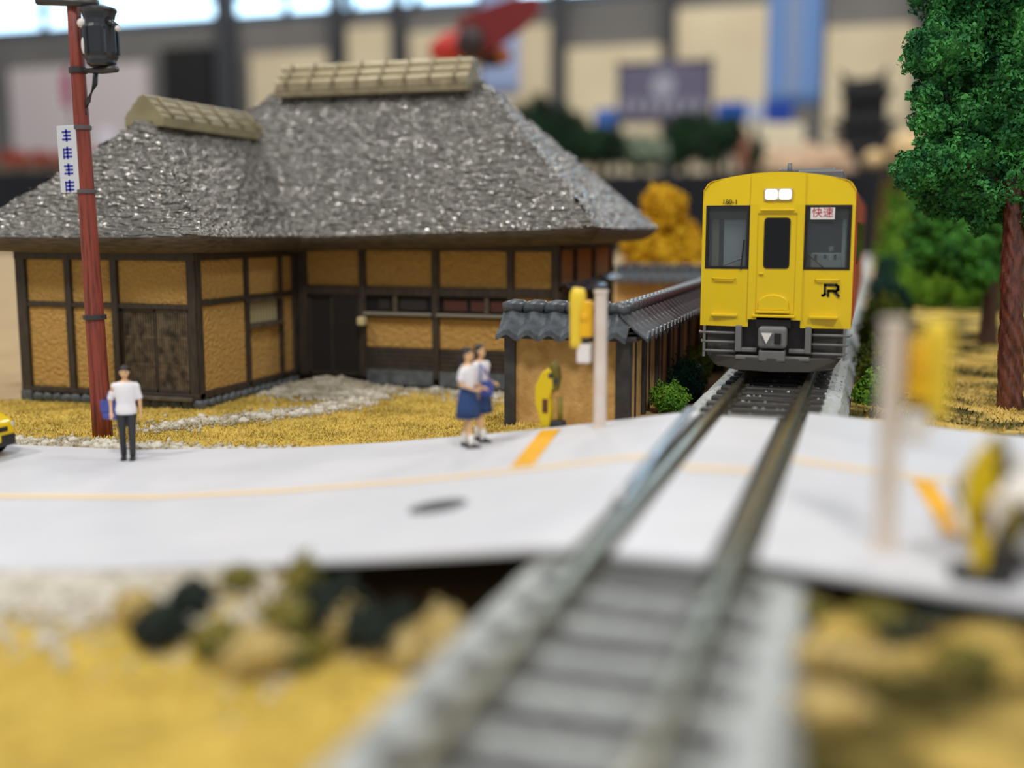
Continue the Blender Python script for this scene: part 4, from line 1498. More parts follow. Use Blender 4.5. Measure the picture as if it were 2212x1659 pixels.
# ---------------------------------------------------------------- people
M_skin = mat('figure_skin', (222, 176, 130), 0.6)
M_hair = mat('figure_hair', (34, 30, 34), 0.5)
M_shirt = mat('white_shirt', (236, 234, 238), 0.6)
M_trou = mat('charcoal_trousers', (48, 48, 52), 0.6)
M_navy = mat('navy_skirt', (30, 62, 112), 0.6)
M_shoe = mat('black_shoe', (26, 26, 30), 0.4)
M_sock = mat('white_sock', (236, 234, 226), 0.6)
M_bag = mat('blue_bag', (74, 88, 168), 0.6, col2=(60, 74, 150), vscale=6)
M_face = mat('face_marks', (60, 40, 34), 0.6)


def hand(mb, w, d, side, fwd, up):
    """palm and five curled fingers; w wrist, d hand direction, side thumb direction"""
    w, d, side = Vector(w), Vector(d).normalized(), Vector(side).normalized()
    nrm = d.cross(side).normalized()
    mb.ball(w + d * 0.05, (0.030, 0.030, 0.030), 8, 6)
    mb.tube([w, w + d * 0.05, w + d * 0.085], [0.026, 0.036, 0.032], 8, flat=0.6)
    for i, (o, ln) in enumerate(((0.026, 0.062), (0.009, 0.072), (-0.009, 0.066), (-0.026, 0.052))):
        b = w + d * 0.08 + side * o
        mb.tube([b, b + d * ln * 0.55 + nrm * 0.006, b + d * ln * 0.9 + nrm * 0.026], [0.0105, 0.0095, 0.008], 6)
    b = w + d * 0.03 + side * 0.028
    mb.tube([b, b + side * 0.026 + d * 0.022, b + side * 0.030 + d * 0.052 + nrm * 0.01], [0.012, 0.0105, 0.009], 6)


def person(loc, rz, H, label, group, skirt, arms, legs=((0, 0), (0, 0)), hairstyle='short', collar=False):
    t = thing('person', loc, label, 'person', group)
    k = H / 1.7
    S = lambda p: tuple(c * k for c in p)
    body = MB()
    hips = [(-0.085, 0, 0.90), (0.085, 0, 0.90)]
    feet = []
    for s, (fx, lift) in zip((-1, 1), legs):
        kn = (s * 0.085, fx * 0.5 - 0.02, 0.49)
        an = (s * 0.08, fx, 0.085 + lift)
        feet.append((s, an))
        body.tube([S((s * 0.085, 0, 0.93)), S((s * 0.09, fx * 0.25, 0.70)), S(kn), S((s * 0.085, fx * 0.75 + 0.015, 0.32)), S(an)], [0.085 * k, 0.072 * k, 0.052 * k, 0.054 * k, 0.036 * k], 12)
        body.tube([S((an[0], an[1] + 0.04, 0.035 + lift)), S((an[0], an[1] - 0.06, 0.04 + lift)), S((an[0], an[1] - 0.17, 0.03 + lift))], [0.034 * k, 0.042 * k, 0.03 * k], 10)

    def torso(mb, g=0.0, z0=0.86, z1=1.46):
        prof = [(0.84, 0.150, 0.105), (0.92, 0.158, 0.108), (1.04, 0.132, 0.092), (1.16, 0.148, 0.100), (1.28, 0.168, 0.108), (1.37, 0.175, 0.098), (1.425, 0.115, 0.075), (1.455, 0.062, 0.055)]
        rings = []
        for z, rx, ry in prof:
            if z0 <= z <= z1:
                rings.append([((rx + g) * k * math.cos(2 * PI * i / 20), (ry + g) * k * math.sin(2 * PI * i / 20), z * k) for i in range(20)])
        mb.loft(rings)
    torso(body)
    body.tube([S((0, 0.0, 1.40)), S((0, -0.005, 1.50)), S((0, -0.01, 1.54))], [0.05 * k, 0.045 * k, 0.045 * k], 10)
    body.ball(S((0, -0.01, 1.60)), S((0.076, 0.092, 0.108)), 16, 11)
    body.ball(S((0, -0.05, 1.55)), S((0.055, 0.055, 0.055)), 12, 8)
    body.tube([S((0, -0.095, 1.615)), S((0, -0.118, 1.585)), S((0, -0.10, 1.578))], [0.010 * k, 0.015 * k, 0.012 * k], 6)
    for s in (-1, 1):
        body.ball(S((s * 0.078, 0.0, 1.595)), S((0.012, 0.022, 0.03)), 8, 6)
    for s, (el, wr_, hd, th) in zip((-1, 1), arms):
        body.tube([S((s * 0.155, 0, 1.385)), S((s * 0.19, 0, 1.34)), S(el), S(wr_)], [0.05 * k, 0.048 * k, 0.038 * k, 0.026 * k], 10)
        hand(body, S(wr_), hd, th, None, None)
    bo = body.build('body', M_skin, t, local=True, remesh=0.009)
    fm = MB()
    for s in (-1, 1):
        fm.ball(S((s * 0.03, -0.094, 1.605)), S((0.012, 0.008, 0.007)), 8, 5)
        fm.box(s * 0.03 * k - 0.016 * k, s * 0.03 * k + 0.016 * k, -0.101 * k, -0.09 * k, 1.626 * k, 1.631 * k)
    fm.box(-0.02 * k, 0.02 * k, -0.106 * k, -0.09 * k, 1.535 * k, 1.542 * k)
    fm.build('face_features', M_face, bo, local=True)
    # clothes
    sh = MB()
    torso(sh, 0.016 if skirt else 0.030, 0.90 if skirt else 0.84, 1.43)
    for s, (el, wr_, hd, th) in zip((-1, 1), arms):
        a, b = Vector(S((s * 0.15, 0, 1.385))), Vector(S(el))
        e = a.lerp(b, 0.98) if not skirt else a.lerp(b, 0.80)
        sh.tube([a, Vector(S((s * 0.19, 0, 1.345))), a.lerp(b, 0.5) + Vector((s * 0.008, 0, 0)), e], [0.062 * k, 0.066 * k, 0.062 * k, 0.060 * k], 12)
    so = sh.build('shirt', M_shirt, t, local=True, remesh=0.012)
    if collar:
        cl = MB()
        cl.tube([S((-0.10, 0.02, 1.40)), S((-0.07, -0.07, 1.39)), S((0.0, -0.115, 1.27)), S((0.07, -0.07, 1.39)), S((0.10, 0.02, 1.40)), S((0.0, 0.11, 1.37)), S((-0.10, 0.02, 1.40))], 0.024 * k, 8)
        cl.build('sailor_collar', M_bag, so, local=True, smooth=True)
        MB().ball(S((0, -0.135, 1.25)), S((0.04, 0.018, 0.03)), 10, 6).build('red_ribbon', mat('red_ribbon', (176, 30, 44), 0.6), so, local=True, smooth=True)
    else:
        cl = MB()
        cl.tube([S((-0.055, 0.0, 1.44)), S((-0.03, -0.055, 1.43)), S((0.0, -0.07, 1.41)), S((0.03, -0.055, 1.43)), S((0.055, 0.0, 1.44)), S((0, 0.055, 1.45)), S((-0.055, 0.0, 1.44))], 0.014 * k, 8)
        cl.build('collar', M_shirt, so, local=True, smooth=True)
    if skirt:
        rings = []
        n = 40
        for z, r, pl_ in ((1.06, 0.145, 0.0), (1.0, 0.165, 0.01), (0.86, 0.200, 0.03), (0.70, 0.225, 0.05), (0.52, 0.245, 0.06), (0.525, 0.225, 0.06), (0.86, 0.18, 0.02)):
            rings.append([(r * k * (1 + pl_ * math.cos(10 * 2 * PI * i / n)) * math.cos(2 * PI * i / n), 0.82 * r * k * (1 + pl_ * math.cos(10 * 2 * PI * i / n)) * math.sin(2 * PI * i / n), z * k) for i in range(n)])
        mbs = MB()
        mbs.loft(rings, cap=False)
        mbs.build('skirt', M_navy, t, local=True, smooth=True)
        for s, an in feet:
            so_ = MB().tube([S((an[0], an[1] + 0.004, an[2] + 0.16)), S((an[0], an[1], an[2] + 0.05)), S((an[0], an[1] - 0.01, an[2] - 0.03))], [0.056 * k, 0.05 * k, 0.05 * k], 12)
            so_.build('sock', M_sock, t, local=True, smooth=True)
    else:
        tr_ = MB()
        for s, an in feet:
            kn = (s * 0.085, an[1] * 0.5 - 0.02, 0.49)
            tr_.tube([S((s * 0.078, 0, 0.97)), S((s * 0.088, 0, 0.80)), S(kn), S((an[0], an[1] + 0.008, an[2] - 0.02))], [0.098 * k, 0.092 * k, 0.068 * k, 0.056 * k], 14)
        tr_.ball(S((0, 0, 0.93)), S((0.168, 0.122, 0.10)), 16, 10)
        to = tr_.build('trousers', M_trou, t, local=True, remesh=0.012)
    for s, an in feet:
        z = an[2] - 0.085
        so_ = MB()
        so_.tube([S((an[0], an[1] + 0.075, 0.04 + z)), S((an[0], an[1] + 0.03, 0.05 + z)), S((an[0], an[1] - 0.06, 0.046 + z)), S((an[0], an[1] - 0.15, 0.036 + z)), S((an[0], an[1] - 0.20, 0.030 + z))], [0.035 * k, 0.048 * k, 0.052 * k, 0.046 * k, 0.028 * k], 12, flat=0.85)
        so_.box((an[0] - 0.045) * k, (an[0] + 0.045) * k, (an[1] - 0.19) * k, (an[1] + 0.075) * k, z * k, (z + 0.03) * k)
        so_.build('shoe', M_shoe, t, local=True, remesh=0.010)
    hr = MB()
    hr.ball(S((0, 0.016, 1.645)), S((0.088, 0.10, 0.085)), 16, 10)
    hr.ball(S((0, 0.05, 1.59)), S((0.078, 0.06, 0.085)), 14, 9)
    if hairstyle == 'bob':
        for s in (-1, 1):
            hr.ball(S((s * 0.066, 0.02, 1.56)), S((0.028, 0.06, 0.085)), 10, 8)
        hr.ball(S((0, 0.07, 1.54)), S((0.07, 0.045, 0.08)), 12, 8)
    elif hairstyle == 'pony':
        hr.tube([S((0, 0.09, 1.62)), S((0, 0.14, 1.58)), S((0, 0.13, 1.45)), S((0, 0.10, 1.36))], [0.03 * k, 0.04 * k, 0.032 * k, 0.012 * k], 10)
    elif hairstyle == 'short':
        hr.tube([S((0, -0.07, 1.665)), S((0, -0.095, 1.66))], [0.06 * k, 0.05 * k], 12, flat=0.35)
    hr.build('hair', M_hair, t, local=True, remesh=0.010)
    t.rotation_euler = (0, 0, rz)
    return t


mx, my = -12.45, 16.35
man = person((mx, my, road_z(mx) + 0.006), 0.55, 1.66, 'person in white shirt and dark trousers standing at the road edge by the red-brown pole', None, False,
             (((-0.27, 0.06, 1.10), (-0.25, -0.10, 0.90), (0.1, -0.5, -1), (0.6, -0.6, 0)), ((0.24, 0.03, 1.10), (0.25, -0.03, 0.86), (0, -0.2, -1), (-0.3, -1, 0))),
             ((0.05, 0), (-0.04, 0)), 'short')
bagm = thing('shoulder_bag', (mx - 0.30, my - 0.02, road_z(mx) + 0.72), 'blue shoulder bag hanging at the hip of the person in dark trousers', 'bag')
bb = MB()
bx0 = Vector((mx - 0.33, my - 0.06, road_z(mx) + 0.90))
bb.box(bx0.x - 0.20, bx0.x + 0.20, bx0.y + 0.06, bx0.y + 0.20, bx0.z - 0.20, bx0.z + 0.14)
bb.build('bag_body', M_bag, bagm, bevel=0.04, seg=3)
MB().box(bx0.x - 0.205, bx0.x + 0.205, bx0.y + 0.04, bx0.y + 0.07, bx0.z - 0.06, bx0.z + 0.15).build('bag_flap', M_bag, bagm, bevel=0.015)
MB().tube([(bx0.x - 0.17, bx0.y + 0.13, bx0.z + 0.12), (bx0.x + 0.05, bx0.y + 0.02, bx0.z + 0.34), (mx - 0.10, my - 0.10, road_z(mx) + 1.30), (mx + 0.02, my + 0.0, road_z(mx) + 1.42), (mx - 0.06, my + 0.14, road_z(mx) + 1.25), (bx0.x + 0.12, bx0.y + 0.16, bx0.z + 0.13)], 0.016, 8).build('bag_strap', M_bag, bagm, smooth=True)

gx, gy = -6.10, 16.58
g1 = person((gx, gy, road_z(gx) + 0.006), PI / 2 - 0.15, 1.60, 'person in white blouse and navy skirt on the road edge, forearm held forward', None, True,
            (((-0.23, 0.03, 1.12), (-0.17, -0.20, 1.04), (0.2, -1, -0.15), (0.9, 0, 0.3)), ((0.22, 0.05, 1.12), (0.14, -0.20, 1.03), (-0.2, -1, -0.1), (-0.9, 0, 0.3))),
            ((-0.10, 0), (0.10, 0)), 'pony')
gx2, gy2 = -6.08, 17.10
g2 = person((gx2, gy2, road_z(gx2) + 0.006), PI / 2 - 0.35, 1.60, 'person in sailor collar with red ribbon and navy skirt walking beside another', None, True,
            (((-0.23, 0.05, 1.12), (-0.22, -0.08, 0.92), (0, -0.4, -1), (0.8, -0.6, 0)), ((0.22, 0.05, 1.12), (0.16, -0.18, 1.04), (-0.2, -1, -0.1), (-0.9, 0, 0.3))),
            ((-0.13, 0), (0.12, 0)), 'bob', True)
sb = thing('school_bag', (gx2 + 0.22, gy2 - 0.20, road_z(gx2) + 0.78), 'blue school bag carried at the side of the person with red ribbon', 'bag')
MB().box(gx2 + 0.10, gx2 + 0.30, gy2 - 0.26, gy2 - 0.16, road_z(gx2) + 0.80, road_z(gx2) + 1.06).build('bag_body', M_bag, sb, bevel=0.03, seg=3)
MB().tube([(gx2 + 0.10, gy2 - 0.26, road_z(gx2) + 1.05), (gx2 + 0.10, gy2 - 0.24, road_z(gx2) + 1.22), (gx2 + 0.02, gy2 - 0.10, road_z(gx2) + 1.33), (gx2 + 0.20, gy2 - 0.22, road_z(gx2) + 1.20), (gx2 + 0.28, gy2 - 0.26, road_z(gx2) + 1.05)], 0.015, 8).build('bag_handle', M_bag, sb, smooth=True)

# ---------------------------------------------------------------- trees and bushes
M_bark = mat('twisted_bark', (116, 68, 56), 0.30, col2=(74, 42, 36), vscale=4, vlo=0.4, vhi=0.62, stretch=(3, 3, 0.8), spec=0.6)
M_bark2 = mat('dark_bark', (72, 48, 38), 0.6)
M_leafA = mat('green_flock_foliage', (84, 164, 82), 0.75, col2=(34, 98, 54), vscale=1.6, vlo=0.35, vhi=0.65, spec=0.3)
M_leafB = mat('mid_green_foliage', (84, 152, 56), 0.8, col2=(38, 92, 40), vscale=1.2, spec=0.3)
M_leafC = mat('bright_green_foliage', (122, 168, 48), 0.8, col2=(72, 122, 36), vscale=0.9, spec=0.3)
M_leafD = mat('dark_teal_foliage', (28, 74, 58), 0.8, col2=(18, 48, 40), vscale=2, spec=0.3)
M_leafE = mat('olive_foliage', (116, 130, 44), 0.8, col2=(70, 86, 30), vscale=2, spec=0.3)
M_leafY = mat('ginkgo_yellow_foliage', (244, 204, 44), 0.8, col2=(206, 156, 20), vscale=1.2, spec=0.3)


def trunk_mesh(x, y, z0, h, r0, r1, twist, lean=(0, 0), n=48, lobes=7, steps=120):
    rings = []
    for j in range(steps + 1):
        t = j / steps
        z = z0 + h * t
        r = r0 + (r1 - r0) * t + 0.10 * max(0, 0.06 - t) * 6 * r0
        ring = []
        for i in range(n):
            a = 2 * PI * i / n
            rr_ = r * (1 + 0.07 * math.cos(lobes * (a + twist * z)) + 0.06 * math.cos(2 * (a + twist * 0.8 * z) + 1) + 0.05 * math.cos((lobes + 5) * (a + twist * z) + 2.0) + 0.03 * math.sin(z * 3.0))
            ring.append((x + lean[0] * t + rr_ * math.cos(a), y + lean[1] * t + rr_ * math.sin(a), z))
        rings.append(ring)
    return MB().loft(rings)


def lobes_px(lst, Y):
    out = []
    for px, py, r, dy in lst:
        c = P(px, py, Y=Y + dy)
        s = (c - Vector((0, 0, CAMZ))).length / FPX
        out.append((c.x, c.y, c.z, r * s, r * s * 0.95, r * s * 0.9))
    return out


bx_, by_ = 2.95, 25.8
tree = thing('broadleaf_tree', (bx_, by_, gz(bx_, by_)), 'tall tree with fluffy green foliage on a twisted red-brown trunk by the track', 'tree')
trunk_mesh(bx_, by_, gz(bx_, by_) - 0.1, 9.2, 0.26, 0.15, 2.2, (-0.35, 0)).build('trunk', M_bark, tree, smooth=True)
for p0, p1 in (((2.75, 25.8, 5.0), (1.3, 25.6, 5.6)), ((2.7, 25.8, 6.0), (1.0, 25.4, 7.0)), ((2.75, 25.8, 5.2), (4.1, 25.9, 6.2)), ((2.65, 25.8, 7.2), (1.2, 25.7, 8.1)), ((2.7, 25.8, 7.6), (4.0, 26.0, 8.6))):
    mid = [(p0[i] + p1[i]) / 2 + (0.1 if i == 2 else 0) for i in range(3)]
    MB().tube([p0, mid, p1], [0.10, 0.07, 0.03], 8).build('branch', M_bark2, tree, smooth=True)
LB = [(2040, 100, 70, -0.4), (2000, 125, 40, -0.5), (2090, 30, 75, 0.2), (2180, 40, 80, 0.3), (2130, 120, 60, 0.8), (2195, 150, 70, -0.2),
      (2070, 170, 55, 1.1), (1996, 205, 30, -0.5), (2015, 255, 38, -0.4), (1985, 268, 18, -0.5), (2080, 250, 60, 0.0), (2150, 225, 65, 0.3), (2110, 330, 80, 0.3),
      (2195, 290, 75, 0.2), (2020, 345, 50, -0.3), (1985, 372, 48, -0.4), (2060, 400, 62, 0.4), (2140, 420, 70, 0.5), (2205, 420, 60, 0.9), (2030, 430, 40, 0.6), (2260, 200, 110, 0.2), (2280, 380, 110, 0.4),
      (2240, -40, 130, 0.2), (2110, -60, 110, 0.1), (2250, 60, 90, -0.2)]
foliage('foliage', lobes_px(LB, 25.8), 620, 0.055, M_leafA, tree, 11, 0.5, 0.74)

b2x, b2y = 3.76, 39.9
tree2 = thing('broadleaf_tree', (b2x, b2y, gz(b2x, b2y)), 'smaller green tree with a straight dark trunk behind the twisted-trunk tree', 'tree')
trunk_mesh(b2x, b2y, gz(b2x, b2y) - 0.1, 4.6, 0.27, 0.2, 0.5).build('trunk', M_bark2, tree2, smooth=True)
LB = [(2030, 480, 62, 0), (2090, 460, 70, 0.5), (2150, 500, 62, 0.2), (2080, 540, 60, -0.5), (2010, 545, 44, -0.3), (2140, 565, 45, 0.4), (2110, 590, 36, -0.8), (2200, 470, 70, 1.0), (2120, 400, 80, 1.0), (2050, 400, 60, 1), (2210, 540, 50, 0.4), (2090, 200, 40, 1)]
foliage('foliage', lobes_px(LB[:-1], b2y), 260, 0.075, M_leafB, tree2, 12, 0.5, 0.74)


def bush(px, py, zg, rx, rz_, m, label, seed, leaf=0.05, dens=500, nl=5, group=None, name='bush', X=None):
    c = P(px, py, z=zg) if X is None else Vector(X)
    if X is None and c.x < TX:
        c.x = max(c.x, GX1 + 0.04 + rx * 0.95)
    elif X is None:
        c.x = max(c.x, -0.24 + rx * 0.9)
    t = thing(name, (c.x, c.y, gz(c.x, c.y) if X is None else c.z), label, 'bush', group)
    rng_ = random.Random(seed)
    L = [(c.x, c.y, c.z + rz_ * 0.55, rx * 0.75, rx * 0.7, rz_ * 0.62)]
    for i in range(nl):
        a = 2 * PI * i / nl + rng_.random()
        L.append((c.x + math.cos(a) * rx * 0.5, c.y + math.sin(a) * rx * 0.45, c.z + rz_ * (0.2 + 0.45 * rng_.random()), rx * 0.5, rx * 0.48, rz_ * 0.42))
    foliage('foliage', L, dens, leaf, m, t, seed, 0.45, 0.75)
    return t


# shrubs between garden wall and track
bush(1400, 885, 0.50, 0.42, 0.50, M_leafC, 'bright green shrub at the foot of the garden wall by the road', 21, 0.035, 900)
bush(1455, 862, 0.50, 0.46, 0.75, M_leafD, 'dark teal shrub between garden wall and track next to the bright green shrub', 22, 0.035, 800)
bush(1492, 832, 0.50, 0.40, 0.80, M_leafE, 'olive shrub beside the rails in front of the train', 23, 0.04, 700)
bush(1530, 800, 0.50, 0.46, 0.95, M_leafE, 'mottled olive shrub under the left corner of the train', 24, 0.04, 600)
bush(1478, 778, 0.50, 0.46, 1.1, M_leafD, 'dark shrub against the garden wall behind the olive shrubs', 25, 0.045, 500)
bush(1505, 755, 0.50, 0.48, 1.2, M_leafD, 'second dark shrub against the garden wall nearer its far end', 26, 0.05, 400)
# shrubs along the right-hand side of the track
for i, (px, py, rx, rz_, m, lab) in enumerate((
        (1862, 888, 0.46, 0.75, M_leafC, 'yellow-green shrub beside the track at the road edge'),
        (1912, 878, 0.42, 0.90, M_leafD, 'dark teal shrub behind the white crossing post at the road edge'),
        (1872, 832, 0.60, 1.05, M_leafE, 'olive shrub beside the train on the tree side of the track'),
        (1888, 780, 0.70, 1.2, M_leafE, 'taller olive shrub further along the train'),
        (1890, 730, 0.8, 1.3, M_leafE, 'mottled shrub beside the far half of the train'),
        (1900, 695, 0.95, 1.5, M_leafD, 'dark shrub where the trackside shrubs meet the hedge'))):
    bush(px, py, 0.5, rx, rz_, m, lab, 40 + i, 0.045, 500)
# hedge line behind the lawn
for i, (px, w, h, m, lab) in enumerate((
        (1905, 0.85, 2.2, M_leafD, 'dark green hedge bush at the track end of the hedge'),
        (1955, 0.9, 2.3, M_leafC, 'bright green hedge bush next to the dark hedge end'),
        (2020, 0.95, 2.6, M_leafC, 'bright green hedge bush in the middle of the hedge'),
        (2092, 0.95, 2.5, M_leafC, 'bright green hedge bush behind the straight dark trunk'),
        (2164, 0.95, 2.4, M_leafB, 'mid green hedge bush behind the twisted trunk'),
        (2236, 0.95, 2.4, M_leafB, 'mid green hedge bush at the outer end of the hedge'))):
    q = P(px, 672, z=0.3)
    bush(0, 0, 0, w, h, m, lab, 60 + i, 0.10, 110, X=(max(q.x, -0.1 + w), 56.5, 0.3))
# bush and trees further along the track
q = P(1905, 560, Y=70)
bush(0, 0, 0, 1.25, 4.8, M_leafC, 'pale green bush beyond the hedge beside the far track', 70, 0.16, 50, X=(1.35, 66, 0.3))
q = P(1955, 480, Y=74)
bush(0, 0, 0, 2.0, 7.6, M_leafE, 'tall olive bush behind the hedge near the far track', 71, 0.2, 40, X=(2.9, 76, 0.3))
q = P(1868, 440, Y=95)
bush(0, 0, 0, 0.8, 7.8, mat('brown_yellow_foliage', (150, 126, 36), 0.8, col2=(98, 80, 30), vscale=0.6), 'brown-yellow shrub showing beside the roof edge of the train', 72, 0.2, 40, X=(0.95, 138, 0.28))

# ginkgo behind the garden wall
gk = thing('ginkgo_tree', (-8.12, 45, 0), 'golden yellow ginkgo tree behind the tiled garden wall', 'tree')
trunk_mesh(-8.12, 45, -0.1, 3.6, 0.2, 0.12, 0.4, steps=20).build('trunk', M_bark2, gk, smooth=True)
foliage('foliage', lobes_px([(1432, 452, 46, 0), (1432, 500, 64, 0.2), (1398, 545, 52, 0), (1468, 545, 52, 0.2), (1432, 570, 66, 0), (1390, 590, 40, 0.2), (1475, 590, 44, 0), (1430, 425, 26, 0)], 45), 200, 0.085, M_leafY, gk, 31, 0.45, 0.78)

# ---------------------------------------------------------------- gravel, pebbles, flock
rng = np.random.default_rng(21)


def strip_points(n, seg, wid, rng_):
    """points scattered round a polyline in plan"""
    seg = np.array(seg)
    ln = np.linalg.norm(np.diff(seg, axis=0), axis=1)
    cum = np.concatenate([[0], np.cumsum(ln)])
    s = rng_.uniform(0, cum[-1], n)
    x = np.interp(s, cum, seg[:, 0]) + rng_.normal(0, wid, n)
    y = np.interp(s, cum, seg[:, 1]) + rng_.normal(0, wid, n)
    return np.stack([x, y], 1)


def plan(px, py, z=0.05):
    q = P(px, py, z=z)
    return (q.x, q.y)


EDGE = [(-19, 17.05), (-15.7, 17.35), (-12.5, 17.65), (-10, 17.95), (-8.2, 18.15)]
PATH = [plan(330, 925), plan(430, 910), plan(560, 900), plan(680, 885), plan(760, 870), plan(800, 850), plan(760, 830)]
MOUND = [plan(620, 835), plan(700, 820), plan(800, 825), plan(900, 830), plan(980, 835), plan(1080, 842, 0.2)]
groups = [(EDGE, 1900, 0.26, 0.03, 0.065), (PATH, 2200, 0.34, 0.025, 0.055), (MOUND, 4600, 0.60, 0.025, 0.06)]
allp, alls = [], []
for seg, n, wd, s0, s1 in groups:
    q = strip_points(n, seg, wd, rng)
    ok = [(x < -4.6 and y > road_far(x) + 0.03 and y < 26.42 and not (x < WX1 + 0.1 and y > WY0 - 0.1)) for x, y in q]
    q = q[np.array(ok)]
    sz = rng.uniform(s0, s1, len(q))
    zz = np.array([gz(x, y) + 0.05 + 0.04 * wob(x, y, 1.3, 3.1) for x, y in q])
    allp.append(np.column_stack([q, zz]))
    alls.append(sz)
# heap of grey gravel in the inner corner of the house
hp = rng.normal(0, 1, (2200, 2)) * np.array([0.7, 0.6]) + np.array([-13.2, 25.2])
ok = (hp[:, 1] < 26.4) & (hp[:, 0] > WX1 + 0.1)
hp = hp[ok]
hz = 0.06 + 0.30 * np.exp(-(((hp[:, 0] + 13.2) / 0.9) ** 2 + ((hp[:, 1] - 25.6) / 0.8) ** 2)) * rng.uniform(0.6, 1, len(hp))
gr = stone_soup('gravel', np.concatenate(allp + [np.column_stack([hp, hz])]), np.concatenate(alls + [rng.uniform(0.04, 0.08, len(hp))]), M_gravel, None, rng)
tag(gr, 'pale grey gravel scattered over the farmhouse yard', 'gravel', kind='stuff')
mb = MB()
mb.ball((-13.1, 25.6, -0.05), (1.3, 0.8, 0.30), 20, 10, 0.4, 2.5, 3)
mb_o = mb.build('gravel_heap', M_gravel, loc=(-13.1, 25.5, 0), smooth=True)
tag(mb_o, 'low heap of grey gravel in the inner corner of the farmhouse', 'gravel heap')

# single pebbles along the road edge and the path
peb_me = []
for k in range(6):
    mbp = MB().ball((0, 0, 0), (0.10, 0.08, 0.065), 10, 6, 0.5, 1.8, 5.1 * k)
    me = bpy.data.meshes.new('pebble')
    me.from_pydata(mbp.v, [], mbp.f)
    me.polygons.foreach_set('use_smooth', [True] * len(me.polygons))
    me.materials.append(M_stone)
    peb_me.append(me)


def pebble(x, y, s, label, group, z=None):
    o = bpy.data.objects.new('pebble', peb_me[random.randrange(6)])
    COL.objects.link(o)
    o.location = (x, y, (lawn_z(x, y) + 0.03) if z is None else z)
    o.rotation_euler = (0, 0, random.random() * 6.28)
    o.scale = (s, s, s)
    tag(o, label, 'pebble', group)


for seg, n, wd, lab, gp in ((EDGE, 120, 0.17, 'pale grey pebble in the gravel edging of the white road', 'pebbles edging the road'),
                            (PATH, 60, 0.25, 'pale grey pebble on the gravel path across the farmhouse yard', 'pebbles on the yard path'),
                            (MOUND, 60, 0.45, 'pale grey pebble in the gravel along the farmhouse front', 'pebbles along the house front')):
    q = strip_points(n * 2, seg, wd, rng)
    c = 0
    for x, y in q:
        if c < n and x < -5.5 and y > road_far(x) + 0.08 and y < 26.3 and not (x < WX1 + 0.15 and y > WY0 - 0.2) and (x - PX) ** 2 + (y - PY) ** 2 > 0.09:
            pebble(x, y, random.uniform(0.7, 1.35), lab, gp)
            c += 1
# pebbles at the near edge of the road, left foreground
for k in range(110):
    x = random.uniform(-11.5, -4.9) if k % 3 == 0 else random.uniform(-11.5, -7.4)
    y = 9.9 - abs(random.gauss(0, 0.5))
    pebble(x, y, random.uniform(0.6, 1.3), 'pale pebble on the near verge between white road and front lawn', 'pebbles on the near verge')

vg = np.column_stack([rng.uniform(-13, -4.9, 5200), 9.93 - np.abs(rng.normal(0, 0.55, 5200))])
vg = vg[(vg[:, 0] < -7.2) | (rng.uniform(0, 1, len(vg)) < 0.35)]
vz = np.array([lawn_z(x, y) + 0.03 for x, y in vg])
vo = stone_soup('verge_gravel', np.column_stack([vg, vz]), rng.uniform(0.03, 0.075, len(vg)), M_stone, None, rng)
tag(vo, 'pale gravel spread along the near verge of the white road', 'gravel', kind='stuff')

# flock tufts (tiny standing blades)


def blades(name, n, xr_, yr_, keep, zf, size, m, label, seed):
    rng_ = np.random.default_rng(seed)
    q = np.column_stack([rng_.uniform(*xr_, n), rng_.uniform(*yr_, n)])
    q = np.array([(x, y, zf(x, y)) for x, y in q if keep(x, y)])
    nn_ = len(q)
    a = rng_.uniform(0, 2 * PI, nn_)
    h = size * rng_.uniform(0.5, 1.4, nn_)
    d = np.column_stack([np.cos(a), np.sin(a), np.zeros(nn_)]) * (size * 0.32)
    tip = q + np.column_stack([rng_.normal(0, size * 0.5, nn_), rng_.normal(0, size * 0.5, nn_), h])
    V = np.stack([q - d, q + d, tip], 1).reshape(-1, 3)
    o = soup(name, V, np.arange(3 * nn_).reshape(nn_, 3), m)
    return tag(o, label, 'grass', kind='stuff')


blades('flock_grass', 60000, (-24, -4.5), (16.9, 26.4), keep_yard, lawn_z, 0.055, M_flock, 'short yellow flock fibres standing over the yard lawn', 5)
blades('flock_grass', 30000, (-0.6, 12), (18.3, 45), keep_right, lawn_z, 0.085, M_flockR, 'short tan flock fibres standing over the tree lawn', 6)
blades('flock_grass', 30000, (-14, -3.8), (5, 10.1), lambda x, y: x < -3.85, lawn_z, 0.045, M_flock, 'short yellow flock fibres standing over the front lawn', 8)
blades('flock_grass', 12000, (-0.4, 6), (4.5, 9.8), keep_right, lawn_z, 0.06, M_flockR, 'short tan flock fibres standing over the near corner by the track', 9)

